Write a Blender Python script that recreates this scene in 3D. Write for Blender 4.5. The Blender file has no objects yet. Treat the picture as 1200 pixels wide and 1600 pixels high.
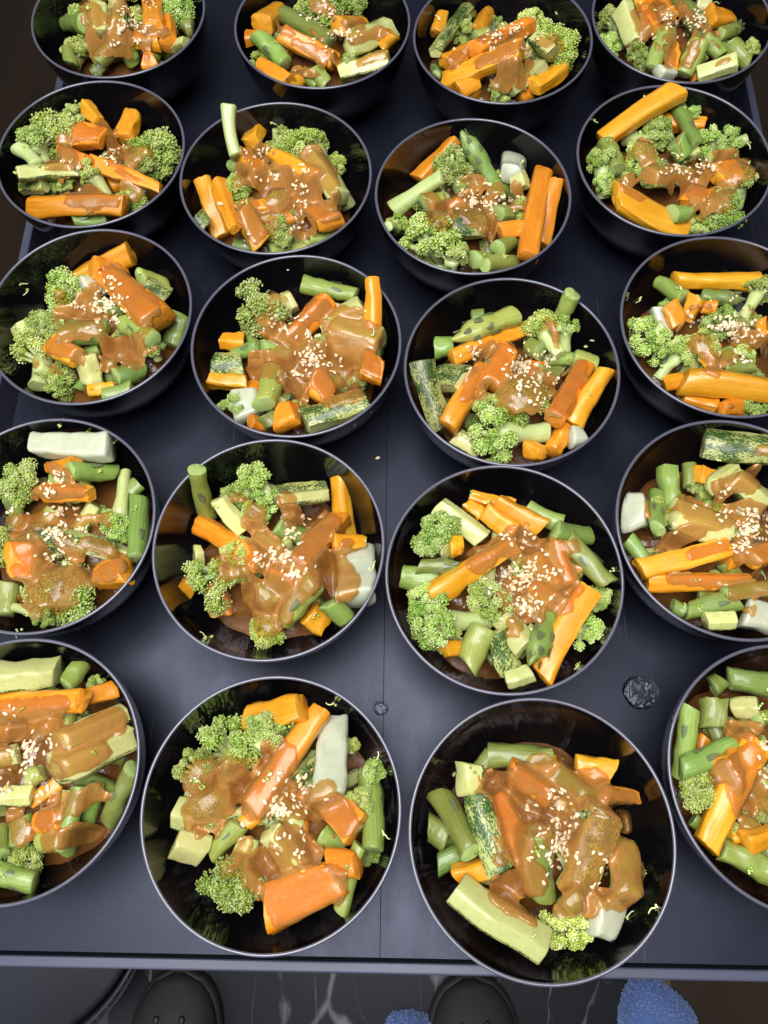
import bpy, math, random
import numpy as np
from mathutils import Vector, Matrix
from mathutils.bvhtree import BVHTree

rng = random.Random(7)
SC = bpy.context.scene
COL = SC.collection

# ------------------------------------------------------------------ camera
RIM_Z = 0.76            # height of the bowl rims above the floor (table top at 0.70)
FPX, PITCH, ROLL, CAM_H = 1194.217, 0.3489827, -0.0587242, 0.4043651   # measured from the round rims
_c, _s = math.cos(PITCH), math.sin(PITCH)
FWD = np.array([0, _s, -_c]); _up = np.array([0, _c, _s]); _rt = np.array([1.0, 0, 0])
_cr, _sr = math.cos(ROLL), math.sin(ROLL)
RGT = _cr * _rt + _sr * _up
UPV = -_sr * _rt + _cr * _up
CAM = np.array([0, 0, RIM_Z + CAM_H])

cd = bpy.data.cameras.new('camera')
cam = bpy.data.objects.new('camera', cd); COL.objects.link(cam)
cam.matrix_world = Matrix(((RGT[0], UPV[0], -FWD[0], CAM[0]), (RGT[1], UPV[1], -FWD[1], CAM[1]),
                           (RGT[2], UPV[2], -FWD[2], CAM[2]), (0, 0, 0, 1)))
cd.sensor_fit = 'HORIZONTAL'; cd.sensor_width = 36.0; cd.lens = 36.0 * FPX / 1200.0
cd.clip_start = 0.02; cd.clip_end = 50
SC.camera = cam

# ------------------------------------------------------------------ light
w = bpy.data.worlds.new('World'); SC.world = w; w.use_nodes = True
bg = w.node_tree.nodes['Background']
bg.inputs[0].default_value = (0.80, 0.84, 1.0, 1); bg.inputs[1].default_value = 0.13

def area_light(name, loc, target, sx, sy, power, colour):
    l = bpy.data.lights.new(name, 'AREA'); l.shape = 'RECTANGLE'; l.size = sx; l.size_y = sy
    l.energy = power; l.color = colour
    o = bpy.data.objects.new(name, l); COL.objects.link(o)
    o.location = loc
    o.rotation_euler = (Vector(target) - Vector(loc)).to_track_quat('-Z', 'Y').to_euler()
    return o
area_light('ceiling_panel_light', (-0.14, 0.04, 1.95), (-0.03, 0.12, 0.7), 1.0, 0.78, 29, (0.98, 0.96, 1.0))
area_light('side_fill_light', (-1.5, -0.9, 1.9), (0, 0.2, 0.72), 1.2, 1.2, 14, (0.80, 0.87, 1.0))  # added soft fill from the front left, no such source in view

SC.view_settings.view_transform = 'Standard'; SC.view_settings.look = 'None'
SC.view_settings.exposure = 0.0; SC.view_settings.gamma = 1.0
SC.view_settings.use_curve_mapping = False
SC.cycles.use_denoising = True
SC.cycles.max_bounces = 8; SC.cycles.transparent_max_bounces = 10
SC.cycles.caustics_reflective = False; SC.cycles.caustics_refractive = False

# ------------------------------------------------------------------ picture <-> place
def unproject(px, py, z):
    d = FWD + RGT * (px - 600) / FPX - UPV * (py - 800) / FPX
    return CAM + d * (z - CAM[2]) / d[2]
def project(P):
    d = np.asarray(P, float) - CAM
    zc = d @ FWD
    return np.stack([600 + FPX * (d @ RGT) / zc, 800 - FPX * (d @ UPV) / zc], -1)
def m_per_px(P):
    return float((np.asarray(P) - CAM) @ FWD) / FPX

# ------------------------------------------------------------------ materials
def new_mat(name):
    m = bpy.data.materials.new(name); m.use_nodes = True
    nt = m.node_tree
    return m, nt, nt.nodes['Principled BSDF']
def N(nt, t, **kw):
    n = nt.nodes.new(t)
    for k, v in kw.items(): setattr(n, k, v)
    return n
def L(nt, a, b): nt.links.new(a, b)
def ramp(nt, fac, stops):
    r = N(nt, 'ShaderNodeValToRGB')
    e = r.color_ramp.elements
    while len(e) < len(stops): e.new(0.5)
    for i, (p, c) in enumerate(stops):
        e[i].position = p; e[i].color = (*c, 1)
    L(nt, fac, r.inputs[0])
    return r.outputs[0]
def noise(nt, scale, vec=None, detail=4, rough=0.55, stretch=None, coord='Object'):
    if vec is None:
        tc = N(nt, 'ShaderNodeTexCoord'); vec = tc.outputs[coord]
    if stretch:
        mp = N(nt, 'ShaderNodeMapping'); mp.inputs['Scale'].default_value = stretch
        L(nt, vec, mp.inputs[0]); vec = mp.outputs[0]
    n = N(nt, 'ShaderNodeTexNoise'); n.inputs['Scale'].default_value = scale
    n.inputs['Detail'].default_value = detail; n.inputs['Roughness'].default_value = rough
    L(nt, vec, n.inputs['Vector'])
    return n.outputs['Fac']
def bump(nt, b, h, dist, strength=1.0):
    n = N(nt, 'ShaderNodeBump'); n.inputs['Distance'].default_value = dist; n.inputs['Strength'].default_value = strength
    L(nt, h, n.inputs['Height']); L(nt, n.outputs[0], b.inputs['Normal'])
def mixc(nt, fac, a, b, blend='MIX'):
    m = N(nt, 'ShaderNodeMix', data_type='RGBA', blend_type=blend)
    if isinstance(fac, float): m.inputs[0].default_value = fac
    else: L(nt, fac, m.inputs[0])
    for s, v in ((6, a), (7, b)):
        if isinstance(v, tuple): m.inputs[s].default_value = (*v, 1)
        else: L(nt, v, m.inputs[s])
    return m.outputs[2]
def math_node(nt, op, a, b):
    m = N(nt, 'ShaderNodeMath', operation=op)
    for i, v in enumerate((a, b)):
        if isinstance(v, (int, float)): m.inputs[i].default_value = v
        else: L(nt, v, m.inputs[i])
    return m.outputs[0]
def vary(nt, col, amount=0.35, hue=0.02):
    oi = N(nt, 'ShaderNodeObjectInfo')
    hsv = N(nt, 'ShaderNodeHueSaturation')
    v = N(nt, 'ShaderNodeMapRange'); v.inputs[3].default_value = 1 - amount; v.inputs[4].default_value = 1 + amount * 0.6
    L(nt, oi.outputs['Random'], v.inputs[0]); L(nt, v.outputs[0], hsv.inputs['Value'])
    h = N(nt, 'ShaderNodeMapRange'); h.inputs[3].default_value = 0.5 - hue; h.inputs[4].default_value = 0.5 + hue
    f = math_node(nt, 'FRACT', math_node(nt, 'MULTIPLY', oi.outputs['Random'], 7.31), 0)
    L(nt, f, h.inputs[0]); L(nt, h.outputs[0], hsv.inputs['Hue'])
    L(nt, col, hsv.inputs['Color'])
    return hsv.outputs[0]
def wet(b, rough=0.35, coat=0.5, sss=0.12, rad=(0.004, 0.002, 0.001)):
    b.inputs['Roughness'].default_value = rough
    b.inputs['Coat Weight'].default_value = coat; b.inputs['Coat Roughness'].default_value = 0.14
    if sss:
        b.inputs['Subsurface Weight'].default_value = sss
        b.inputs['Subsurface Radius'].default_value = rad; b.inputs['Subsurface Scale'].default_value = 1.0

M = {}
# carrot
m, nt, b = new_mat('carrot_flesh'); M['carrot'] = m
n1 = noise(nt, 900, stretch=(0.16, 1, 1), detail=3)
n2 = noise(nt, 160, detail=5)
c = mixc(nt, n2, (0.64, 0.195, 0.004), (0.82, 0.335, 0.012))
n4 = noise(nt, 330, stretch=(0.10, 1, 1), detail=4, rough=0.6)
c = mixc(nt, ramp(nt, n4, [(0.45, (0, 0, 0)), (0.72, (0.75, 0.75, 0.75))]), c, (0.86, 0.44, 0.045))
c = mixc(nt, math_node(nt, 'MULTIPLY', n1, 0.25), c, (0.86, 0.40, 0.03))
L(nt, vary(nt, c, 0.2, 0.012), b.inputs['Base Color']); wet(b, 0.36, 0.30, 0.05)
n3 = noise(nt, 2600, stretch=(0.3, 1, 1), detail=2)
bump(nt, b, math_node(nt, 'ADD', math_node(nt, 'ADD', n1, math_node(nt, 'MULTIPLY', n2, 1.2)), math_node(nt, 'MULTIPLY', n3, 0.4)), 0.00035, 0.5)
m, nt, b = new_mat('carrot_cut'); M['carrot_cut'] = m
n2 = noise(nt, 420, detail=5)
L(nt, vary(nt, mixc(nt, n2, (0.62, 0.20, 0.006), (0.88, 0.42, 0.035)), 0.15, 0.012), b.inputs['Base Color']); wet(b, 0.42, 0.25, 0.05)
bump(nt, b, n2, 0.0006, 0.6)
# asparagus
m, nt, b = new_mat('asparagus_skin'); M['asparagus'] = m
n1 = noise(nt, 900, stretch=(0.04, 1, 1), detail=4, rough=0.7)
n2 = noise(nt, 150, detail=5)
c = mixc(nt, n1, (0.085, 0.165, 0.020), (0.36, 0.47, 0.105))
c = mixc(nt, math_node(nt, 'MULTIPLY', n2, 0.5), c, (0.36, 0.41, 0.075))
L(nt, vary(nt, c, 0.36, 0.03), b.inputs['Base Color']); wet(b, 0.34, 0.45, 0.1, (0.002, 0.003, 0.001))
bump(nt, b, math_node(nt, 'ADD', n1, n2), 0.0008, 0.7)
m, nt, b = new_mat('asparagus_cut'); M['asparagus_cut'] = m
n2 = noise(nt, 1200, detail=3)
L(nt, mixc(nt, n2, (0.24, 0.38, 0.08), (0.46, 0.56, 0.20)), b.inputs['Base Color']); wet(b, 0.4, 0.3, 0.15)
bump(nt, b, n2, 0.0003, 0.5)
m, nt, b = new_mat('asparagus_bract'); M['bract'] = m
n2 = noise(nt, 400, detail=3)
L(nt, mixc(nt, n2, (0.06, 0.085, 0.035), (0.19, 0.23, 0.085)), b.inputs['Base Color']); wet(b, 0.4, 0.3, 0)
# zucchini
m, nt, b = new_mat('zucchini_flesh'); M['flesh'] = m
n1 = noise(nt, 300, detail=6, rough=.65); n2 = noise(nt, 900, detail=3, stretch=(0.35, 1, 1))
c = mixc(nt, n1, (0.46, 0.48, 0.110), (0.80, 0.76, 0.36))
c = mixc(nt, math_node(nt, 'MULTIPLY', n2, 0.4), c, (0.40, 0.50, 0.12))
L(nt, vary(nt, c, 0.2, 0.015), b.inputs['Base Color']); wet(b, 0.38, 0.4, 0.25, (0.005, 0.005, 0.002))
bump(nt, b, n1, 0.0006, 0.5)
m, nt, b = new_mat('zucchini_skin'); M['skin'] = m
tc = N(nt, 'ShaderNodeTexCoord')
mp = N(nt, 'ShaderNodeMapping'); mp.inputs['Scale'].default_value = (0.42, 1, 1); L(nt, tc.outputs['Object'], mp.inputs[0])
v = N(nt, 'ShaderNodeTexVoronoi'); v.inputs['Scale'].default_value = 1500; L(nt, mp.outputs[0], v.inputs['Vector'])
n1 = noise(nt, 150, vec=mp.outputs[0], detail=3)
sp = math_node(nt, 'SUBTRACT', math_node(nt, 'ADD', n1, 0.02), math_node(nt, 'MULTIPLY', v.outputs['Distance'], 0.42))
c = ramp(nt, sp, [(0.18, (0.028, 0.060, 0.009)), (0.30, (0.11, 0.165, 0.028)), (0.40, (0.42, 0.43, 0.13))])
L(nt, vary(nt, c, 0.25, 0.015), b.inputs['Base Color']); wet(b, 0.48, 0.18, 0)
# pale stem / radish-white chunk
m, nt, b = new_mat('pale_stem'); M['white'] = m
n1 = noise(nt, 200, detail=4)
L(nt, vary(nt, mixc(nt, n1, (0.46, 0.50, 0.32), (0.64, 0.66, 0.49)), 0.12, 0.015), b.inputs['Base Color']); wet(b, 0.3, 0.5, 0.7, (0.007, 0.007, 0.005))
bump(nt, b, n1, 0.0005, 0.4)
m, nt, b = new_mat('broccoli_stalk'); M['stalk'] = m
n1 = noise(nt, 500, stretch=(1, 1, 0.15), detail=3); n2 = noise(nt, 110, detail=3)
c = mixc(nt, n1, (0.42, 0.52, 0.14), (0.70, 0.75, 0.36))
c = mixc(nt, n2, c, (0.45, 0.55, 0.19))
L(nt, vary(nt, c, 0.2, 0.015), b.inputs['Base Color']); wet(b, 0.4, 0.35, 0.2, (0.004, 0.004, 0.002))
bump(nt, b, n1, 0.0006, 0.5)
m, nt, b = new_mat('broccoli_buds'); M['buds'] = m
at = N(nt, 'ShaderNodeAttribute', attribute_name='tone')
n1 = noise(nt, 55, detail=3, coord='Generated', vec=None)
c = ramp(nt, at.outputs['Fac'], [(0.0, (0.070, 0.155, 0.014)), (0.3, (0.21, 0.345, 0.032)), (0.62, (0.45, 0.57, 0.085)), (1.0, (0.77, 0.83, 0.38))])
L(nt, vary(nt, c, 0.3, 0.02), b.inputs['Base Color']); wet(b, 0.45, 0.25, 0.0)
# sesame
m, nt, b = new_mat('sesame'); M['sesame'] = m
oi = N(nt, 'ShaderNodeAttribute', attribute_name='tone')
oo = N(nt, 'ShaderNodeObjectInfo')
f = math_node(nt, 'FRACT', math_node(nt, 'ADD', oo.outputs['Random'], oi.outputs['Fac']), 0)
L(nt, ramp(nt, f, [(0, (0.60, 0.38, 0.14)), (0.2, (0.80, 0.62, 0.34)), (1, (0.90, 0.79, 0.54))]), b.inputs['Base Color'])
b.inputs['Roughness'].default_value = 0.35; b.inputs['Coat Weight'].default_value = 0.3
# sauce: opaque when deep, lets the vegetable show where the film is thin
m, nt, b = new_mat('brown_sauce'); M['sauce'] = m
n1 = noise(nt, 130, detail=4); n2 = noise(nt, 480, detail=3)
c = mixc(nt, n1, (0.42, 0.186, 0.036), (0.59, 0.300, 0.072))
L(nt, c, b.inputs['Base Color'])
b.inputs['Roughness'].default_value = 0.20; b.inputs['Specular IOR Level'].default_value = 0.65
b.inputs['Coat Weight'].default_value = 0.9; b.inputs['Coat Roughness'].default_value = 0.13
b.inputs['Subsurface Weight'].default_value = 0.15; b.inputs['Subsurface Radius'].default_value = (0.003, 0.0015, 0.0006); b.inputs['Subsurface Scale'].default_value = 1.0
bump(nt, b, math_node(nt, 'ADD', n1, math_node(nt, 'MULTIPLY', n2, 0.35)), 0.0012, 0.55)
at = N(nt, 'ShaderNodeAttribute', attribute_name='film')
tr = N(nt, 'ShaderNodeBsdfTransparent'); tr.inputs[0].default_value = (0.95, 0.80, 0.55, 1)
mx = N(nt, 'ShaderNodeMixShader'); out = nt.nodes['Material Output']
mr = N(nt, 'ShaderNodeMapRange'); mr.inputs[1].default_value = 0.0; mr.inputs[2].default_value = 0.0030
mr.inputs[3].default_value = 0.08; mr.inputs[4].default_value = 0.88
L(nt, at.outputs['Fac'], mr.inputs[0]); L(nt, mr.outputs[0], mx.inputs[0])
L(nt, tr.outputs[0], mx.inputs[1]); L(nt, b.outputs[0], mx.inputs[2]); L(nt, mx.outputs[0], out.inputs[0])
m, nt, b = new_mat('sauce_pool'); M['pool'] = m
n1 = noise(nt, 130, detail=4)
L(nt, mixc(nt, n1, (0.12, 0.048, 0.011), (0.20, 0.085, 0.020)), b.inputs['Base Color'])
b.inputs['Roughness'].default_value = 0.16; bump(nt, b, n1, 0.002, 0.6)
# bowl
m, nt, b = new_mat('black_gloss'); M['bowl'] = m
n1 = noise(nt, 60, detail=3)
b.inputs['Base Color'].default_value = (0.0035, 0.0035, 0.0045, 1)
L(nt, ramp(nt, n1, [(0.3, (0.05,) * 3), (0.75, (0.13,) * 3)]), b.inputs['Roughness'])
b.inputs['Specular IOR Level'].default_value = 0.42
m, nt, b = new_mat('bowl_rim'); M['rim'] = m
b.inputs['Base Color'].default_value = (0.09, 0.09, 0.12, 1); b.inputs['Roughness'].default_value = 0.26  # paler than the bowl: the lip's bright reflection is put into the base colour
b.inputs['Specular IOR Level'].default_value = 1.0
# table
m, nt, b = new_mat('table_plastic'); M['table'] = m
n1 = noise(nt, 7, detail=6); n2 = noise(nt, 1500, detail=2); n3 = noise(nt, 26, detail=8, rough=0.7, stretch=(1, 0.25, 1))
c = mixc(nt, n1, (0.0045, 0.0052, 0.0095), (0.0105, 0.012, 0.021))
sc1 = noise(nt, 3, detail=2, stretch=(160, 3, 1)); mp_ = noise(nt, 14, detail=3)
scr = ramp(nt, math_node(nt, 'MULTIPLY', sc1, mp_), [(0.40, (0, 0, 0)), (0.44, (1, 1, 1))])
c = mixc(nt, math_node(nt, 'MULTIPLY', scr, 0.5), c, (0.05, 0.053, 0.065))
L(nt, c, b.inputs['Base Color'])
r = math_node(nt, 'ADD', math_node(nt, 'ADD', math_node(nt, 'MULTIPLY', n3, 0.30), math_node(nt, 'MULTIPLY', noise(nt, 16, detail=9, rough=0.75), 0.30)), 0.08)
L(nt, r, b.inputs['Roughness']); b.inputs['Specular IOR Level'].default_value = 0.40; b.inputs['Specular Tint'].default_value = (0.74, 0.80, 1.0, 1)
bump(nt, b, n2, 0.00018, 0.35)
m, nt, b = new_mat('table_frame'); M['frame'] = m
n1 = noise(nt, 40, detail=6, stretch=(0.15, 1, 1))
L(nt, mixc(nt, n1, (0.035, 0.040, 0.066), (0.085, 0.094, 0.140)), b.inputs['Base Color']); b.inputs['Roughness'].default_value = 0.42
m, nt, b = new_mat('groove_dark'); M['dark'] = m
b.inputs['Base Color'].default_value = (0.008, 0.008, 0.014, 1); b.inputs['Roughness'].default_value = 0.5
# floor marble
m, nt, b = new_mat('black_marble'); M['marble'] = m
tc = N(nt, 'ShaderNodeTexCoord')
def veins(scale, off, width, rot):
    mp = N(nt, 'ShaderNodeMapping'); mp.inputs['Location'].default_value = off; mp.inputs['Rotation'].default_value = (0, 0, rot)
    mp.inputs['Scale'].default_value = (1, 0.45, 1)
    L(nt, tc.outputs['Object'], mp.inputs[0])
    wn = noise(nt, 5, vec=mp.outputs[0], detail=5)
    ad = N(nt, 'ShaderNodeVectorMath', operation='ADD'); L(nt, mp.outputs[0], ad.inputs[0])
    sc = N(nt, 'ShaderNodeVectorMath', operation='SCALE'); sc.inputs['Scale'].default_value = 0.12
    cb = N(nt, 'ShaderNodeCombineXYZ'); L(nt, wn, cb.inputs[0]); L(nt, wn, cb.inputs[1])
    L(nt, cb.outputs[0], sc.inputs[0]); L(nt, sc.outputs[0], ad.inputs[1])
    vo = N(nt, 'ShaderNodeTexVoronoi', feature='DISTANCE_TO_EDGE'); vo.inputs['Scale'].default_value = scale
    L(nt, ad.outputs[0], vo.inputs['Vector'])
    br = noise(nt, 14, detail=4)
    d = math_node(nt, 'ADD', vo.outputs['Distance'], math_node(nt, 'MULTIPLY', br, width * 2.2))
    return ramp(nt, d, [(width * 0.7, (1, 1, 1)), (width * 1.5, (0, 0, 0))])
v1 = veins(5.5, (0.3, 0.1, 0), 0.045, 0.5); v2 = veins(11, (1.7, 0.4, 0), 0.022, -0.7)
v = mixc(nt, 0.5, v1, v2, 'ADD')
n1 = noise(nt, 9, detail=5)
c = mixc(nt, n1, (0.007, 0.0075, 0.010), (0.019, 0.020, 0.025))
L(nt, mixc(nt, v, c, (0.30, 0.29, 0.30)), b.inputs['Base Color']); b.inputs['Roughness'].default_value = 0.35; b.inputs['Specular IOR Level'].default_value = 0.2
m, nt, b = new_mat('dark_wood'); M['wood'] = m
n1 = noise(nt, 12, detail=6, stretch=(1, 0.08, 1))
L(nt, mixc(nt, n1, (0.016, 0.0085, 0.003), (0.050, 0.027, 0.009)), b.inputs['Base Color']); b.inputs['Roughness'].default_value = 0.35
m, nt, b = new_mat('tan_wood'); M['tan'] = m
n1 = noise(nt, 30, detail=6, stretch=(1, 0.08, 1))
L(nt, mixc(nt, n1, (0.11, 0.055, 0.013), (0.20, 0.105, 0.030)), b.inputs['Base Color']); b.inputs['Roughness'].default_value = 0.45
m, nt, b = new_mat('clog_foam'); M['clog'] = m
n1 = noise(nt, 60, detail=4)
L(nt, mixc(nt, n1, (0.020, 0.020, 0.017), (0.034, 0.034, 0.029)), b.inputs['Base Color']); b.inputs['Roughness'].default_value = 0.6
m, nt, b = new_mat('terry_blue'); M['terry'] = m
at = N(nt, 'ShaderNodeAttribute', attribute_name='tone')
L(nt, ramp(nt, at.outputs['Fac'], [(0, (0.07, 0.14, 0.36)), (1, (0.24, 0.37, 0.66))]), b.inputs['Base Color']); b.inputs['Roughness'].default_value = 0.9
b.inputs['Sheen Weight'].default_value = 0.4
m, nt, b = new_mat('clear_glass'); M['glass'] = m
b.inputs['Base Color'].default_value = (0.55, 0.58, 0.66, 1); b.inputs['Transmission Weight'].default_value = 1; b.inputs['Roughness'].default_value = 0.03; b.inputs['IOR'].default_value = 1.45
m, nt, b = new_mat('water'); M['water'] = m
b.inputs['Base Color'].default_value = (0.9, 0.95, 1, 1); b.inputs['Transmission Weight'].default_value = 1; b.inputs['Roughness'].default_value = 0.02; b.inputs['IOR'].default_value = 1.33
n1 = noise(nt, 500, detail=3); bump(nt, b, n1, 0.0012, 0.6)

# ------------------------------------------------------------------ mesh helpers
def make_mesh(name, V, F, mats, smooth=True, tone=None, fm=None, film=None):
    me = bpy.data.meshes.new(name)
    me.from_pydata([tuple(map(float, v)) for v in V], [], F)
    for k in (mats if isinstance(mats, (list, tuple)) else [mats]): me.materials.append(M[k])
    if smooth: me.polygons.foreach_set('use_smooth', [True] * len(me.polygons))
    if fm is not None: me.polygons.foreach_set('material_index', fm)
    if tone is not None:
        a = me.attributes.new('tone', 'FLOAT', 'POINT'); a.data.foreach_set('value', list(map(float, tone)))
    if film is not None:
        a = me.attributes.new('film', 'FLOAT', 'POINT'); a.data.foreach_set('value', list(map(float, film)))
    me.update()
    return me
def crisp(me, deg=48):
    me.set_sharp_from_angle(angle=math.radians(deg)); return me
def link(name, me, parent=None, mw=None):
    o = bpy.data.objects.new(name, me); COL.objects.link(o)
    if mw is not None: o.matrix_basis = mw
    if parent is not None: o.parent = parent
    return o
def tag(o, label, cat, group=None, kind=None):
    o['label'] = label; o['category'] = cat
    if group: o['group'] = group
    if kind: o['kind'] = kind
    return o
def struct(o): o['kind'] = 'structure'; return o

def loft(rings, cap0=True, cap1=True):
    n = len(rings[0]); V = np.concatenate(rings); F = []
    for i in range(len(rings) - 1):
        a, c = i * n, (i + 1) * n
        for j in range(n):
            k = (j + 1) % n
            F.append((a + j, a + k, c + k, c + j))
    caps = []
    V = list(V)
    if cap0:
        V.append(np.mean(rings[0], 0)); z = len(V) - 1
        for j in range(n): F.append((z, (j + 1) % n, j)); caps.append(len(F) - 1)
    if cap1:
        V.append(np.mean(rings[-1], 0)); z = len(V) - 1; a = (len(rings) - 1) * n
        for j in range(n): F.append((z, a + j, a + (j + 1) % n)); caps.append(len(F) - 1)
    return np.array(V), F, caps

def lathe(profile, seg=96):
    t = np.linspace(0, 2 * np.pi, seg, endpoint=False)
    V = []; F = []
    for r, z in profile:
        V += [(r * math.cos(a), r * math.sin(a), z) for a in t]
    for i in range(len(profile) - 1):
        for j in range(seg):
            k = (j + 1) % seg
            F.append((i * seg + j, i * seg + k, (i + 1) * seg + k, (i + 1) * seg + j))
    return V, F

def box(x0, x1, y0, y1, z0, z1, bev=0.0):
    import bmesh
    bm = bmesh.new(); bmesh.ops.create_cube(bm, size=1)
    for v in bm.verts:
        v.co = Vector(((x0 + x1) / 2 + v.co.x * (x1 - x0), (y0 + y1) / 2 + v.co.y * (y1 - y0), (z0 + z1) / 2 + v.co.z * (z1 - z0)))
    if bev: bmesh.ops.bevel(bm, geom=bm.edges[:], offset=bev, segments=3, affect='EDGES', profile=0.5)
    V = [v.co[:] for v in bm.verts]; F = [[v.index for v in f.verts] for f in bm.faces]; bm.free()
    return V, F

def wob(seed, amp, freq):
    r = np.random.RandomState(seed)
    K = r.normal(size=(5, 3)) * freq; P = r.uniform(0, 6.28, (5, 3)); 
    def f(V):
        V = np.asarray(V); o = np.zeros_like(V)
        for k in range(5): o += np.sin((V @ K[k])[:, None] + P[k]) * amp / 2.2
        return o
    return f

# ------------------------------------------------------------------ floor
def xy(p): return (float(p[0]), float(p[1]))
fl = unproject(1008, 1560, 0.0)
ex = fl[0]                                            # where marble meets wood, on the right
me = make_mesh('floor', [(-3, -3, 0), (3, -3, 0), (3, 4, 0), (-3, 4, 0)], [(0, 1, 2, 3)], 'wood', smooth=False)
struct(link('wood_floor', me))
me = make_mesh('marble', [(-0.40, -3, 0.004), (ex - 0.004, -3, 0.004), (ex - 0.004, 0.6, 0.004), (-0.40, 0.6, 0.004)], [(0, 1, 2, 3)], 'marble', smooth=False)
struct(link('marble_floor', me))
V, F = box(ex, ex + 0.034, -2, 1.2, 0.0, 0.012, 0.002)
o = link('threshold_strip', make_mesh('threshold_strip', V, F, 'tan', smooth=False))
struct(o)

# ------------------------------------------------------------------ table
TA = math.radians(-3.95)
TROT = Matrix.Rotation(TA, 4, 'Z')
def tab(u, v): return (u * math.cos(TA) - v * math.sin(TA), u * math.sin(TA) + v * math.cos(TA))
def to_tab(p): return (p[0] * math.cos(TA) + p[1] * math.sin(TA), -p[0] * math.sin(TA) + p[1] * math.cos(TA))
TZ = RIM_Z - 0.06
U0, U1, V0, V1 = -0.266, 0.2562, to_tab(unproject(600, 1497, TZ))[1], 0.74
us = to_tab(unproject(601, 961, TZ))[0]
table = bpy.data.objects.new('table', None); COL.objects.link(table)
table.matrix_basis = Matrix.Translation((0, 0, 0)) @ TROT
tag(table, 'dark blue-grey plastic table with a seam down its top, carrying all the bowls', 'table')
for a, c in ((U0, us - 0.00003), (us + 0.00003, U1)):
    V, F = box(a, c, V0, V1, TZ - 0.016, TZ, 0.00018)
    link('top_panel', make_mesh('top_panel', V, F, 'table', smooth=False), table)
V, F = box(U0 + 0.004, U1 - 0.004, V0 + 0.004, V1 - 0.004, TZ - 0.05, TZ - 0.0165)
link('core', make_mesh('core', V, F, 'dark', smooth=False), table)
LZ = TZ - 0.012
lf0 = to_tab(unproject(600, 1504, LZ))[1]; lf1 = to_tab(unproject(600, 1523, LZ))[1]
ll0, ll1 = to_tab(unproject(47, 375, LZ))[0], to_tab(unproject(34, 375, LZ))[0]
lr0, lr1 = to_tab(unproject(1165, 125, LZ))[0], to_tab(unproject(1176, 125, LZ))[0]
for nm, (a, c, d, e) in (('front', (ll1, lr1, lf1, lf0)), ('back', (ll1, lr1, V1 + 0.01, V1 + 0.02)),
                         ('left', (ll1, ll0, lf0 + 0.0002, V1 + 0.0098)), ('right', (lr0, lr1, lf0 + 0.0002, V1 + 0.0098))):
    V, F = box(a, c, d, e, LZ - 0.03, LZ, 0.0012)
    link('edge_rail', make_mesh('edge_rail', V, F, 'frame', smooth=False), table)
V, F = box(ll0 + 0.0005, lr0 - 0.0005, lf0 + 0.0005, V1 + 0.009, LZ - 0.034, LZ - 0.026)
link('tray_floor', make_mesh('tray_floor', V, F, 'dark', smooth=False), table)
for a in (ll1 + 0.01, lr1 - 0.05):
    for d in (lf1 + 0.01, V1 - 0.04):
        V, F = box(a, a + 0.035, d, d + 0.035, 0.004, LZ - 0.0345, 0.003)
        link('leg', make_mesh('leg', V, F, 'dark', smooth=False), table)

# ------------------------------------------------------------------ bowls
BOWL = {'51': (-0.1959, 0.0223), '52': (-0.0647, -0.0052), '53': (0.0674, -0.0240), '54': (0.1984, -0.0041),
        '41': (-0.1942, 0.1539), '42': (-0.0654, 0.1320), '43': (0.0634, 0.1071), '44': (0.1933, 0.1275),
        '31': (-0.1778, 0.2918), '32': (-0.0479, 0.2618), '33': (0.0819, 0.2350), '34': (0.2168, 0.2573),
        '21': (-0.1868, 0.4235), '22': (-0.0596, 0.3931), '23': (0.0711, 0.3682), '24': (0.2084, 0.3881),
        '11': (-0.1761, 0.5551), '12': (-0.0243, 0.5329), '13': (0.1061, 0.5084), '14': (0.2379, 0.5173)}
HANDLE = {'51': 'bowl holding the big pale zucchini slab', '52': 'bowl with the white stick beside a carrot',
          '53': 'bowl overhanging the table edge', '54': 'bowl of bare asparagus near the puddle',
          '41': 'bowl with the large sauce-covered broccoli', '42': 'bowl touching the one with most seeds',
          '43': 'bowl with the biggest sesame heap', '44': 'bowl with the thick skin-up zucchini block',
          '31': 'bowl with the broad shiny sauced carrot', '32': 'bowl with the upright carrot at its rim',
          '33': 'bowl with two speckled zucchini strips', '34': 'bowl with sesame-sprinkled broccoli in the middle',
          '21': 'bowl with the fewest sesame seeds', '22': 'bowl with a pale stalk jutting past its rim',
          '23': 'bowl with the curved asparagus tip', '24': 'bowl with the longest bare carrot',
          '11': 'bowl at the corner by the dark floor', '12': 'bowl whose carrot ends fan at its side',
          '13': 'bowl with the standing zucchini strip', '14': 'bowl with an asparagus tip by its rim'}
OUT = [(0.0650, -0.0010), (0.0646, -0.006), (0.0634, -0.014), (0.0612, -0.023), (0.0572, -0.033), (0.0510, -0.0425), (0.0435, -0.0495), (0.0360, -0.0540), (0.0335, -0.0550)]
INN = [(0.0632, -0.0010), (0.0628, -0.006), (0.0616, -0.014), (0.0594, -0.023), (0.0554, -0.0325), (0.0494, -0.0412), (0.0420, -0.0478), (0.0350, -0.0515), (0.0250, -0.0528), (0.0120, -0.0533), (0.0, -0.0534)]
_ir = np.array([p[0] for p in INN][::-1]); _iz = np.array([p[1] for p in INN][::-1])
def wall_z(r): return np.interp(r, _ir, _iz)
def wall_r(z): return float(np.interp(z, _iz, _ir))
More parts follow.
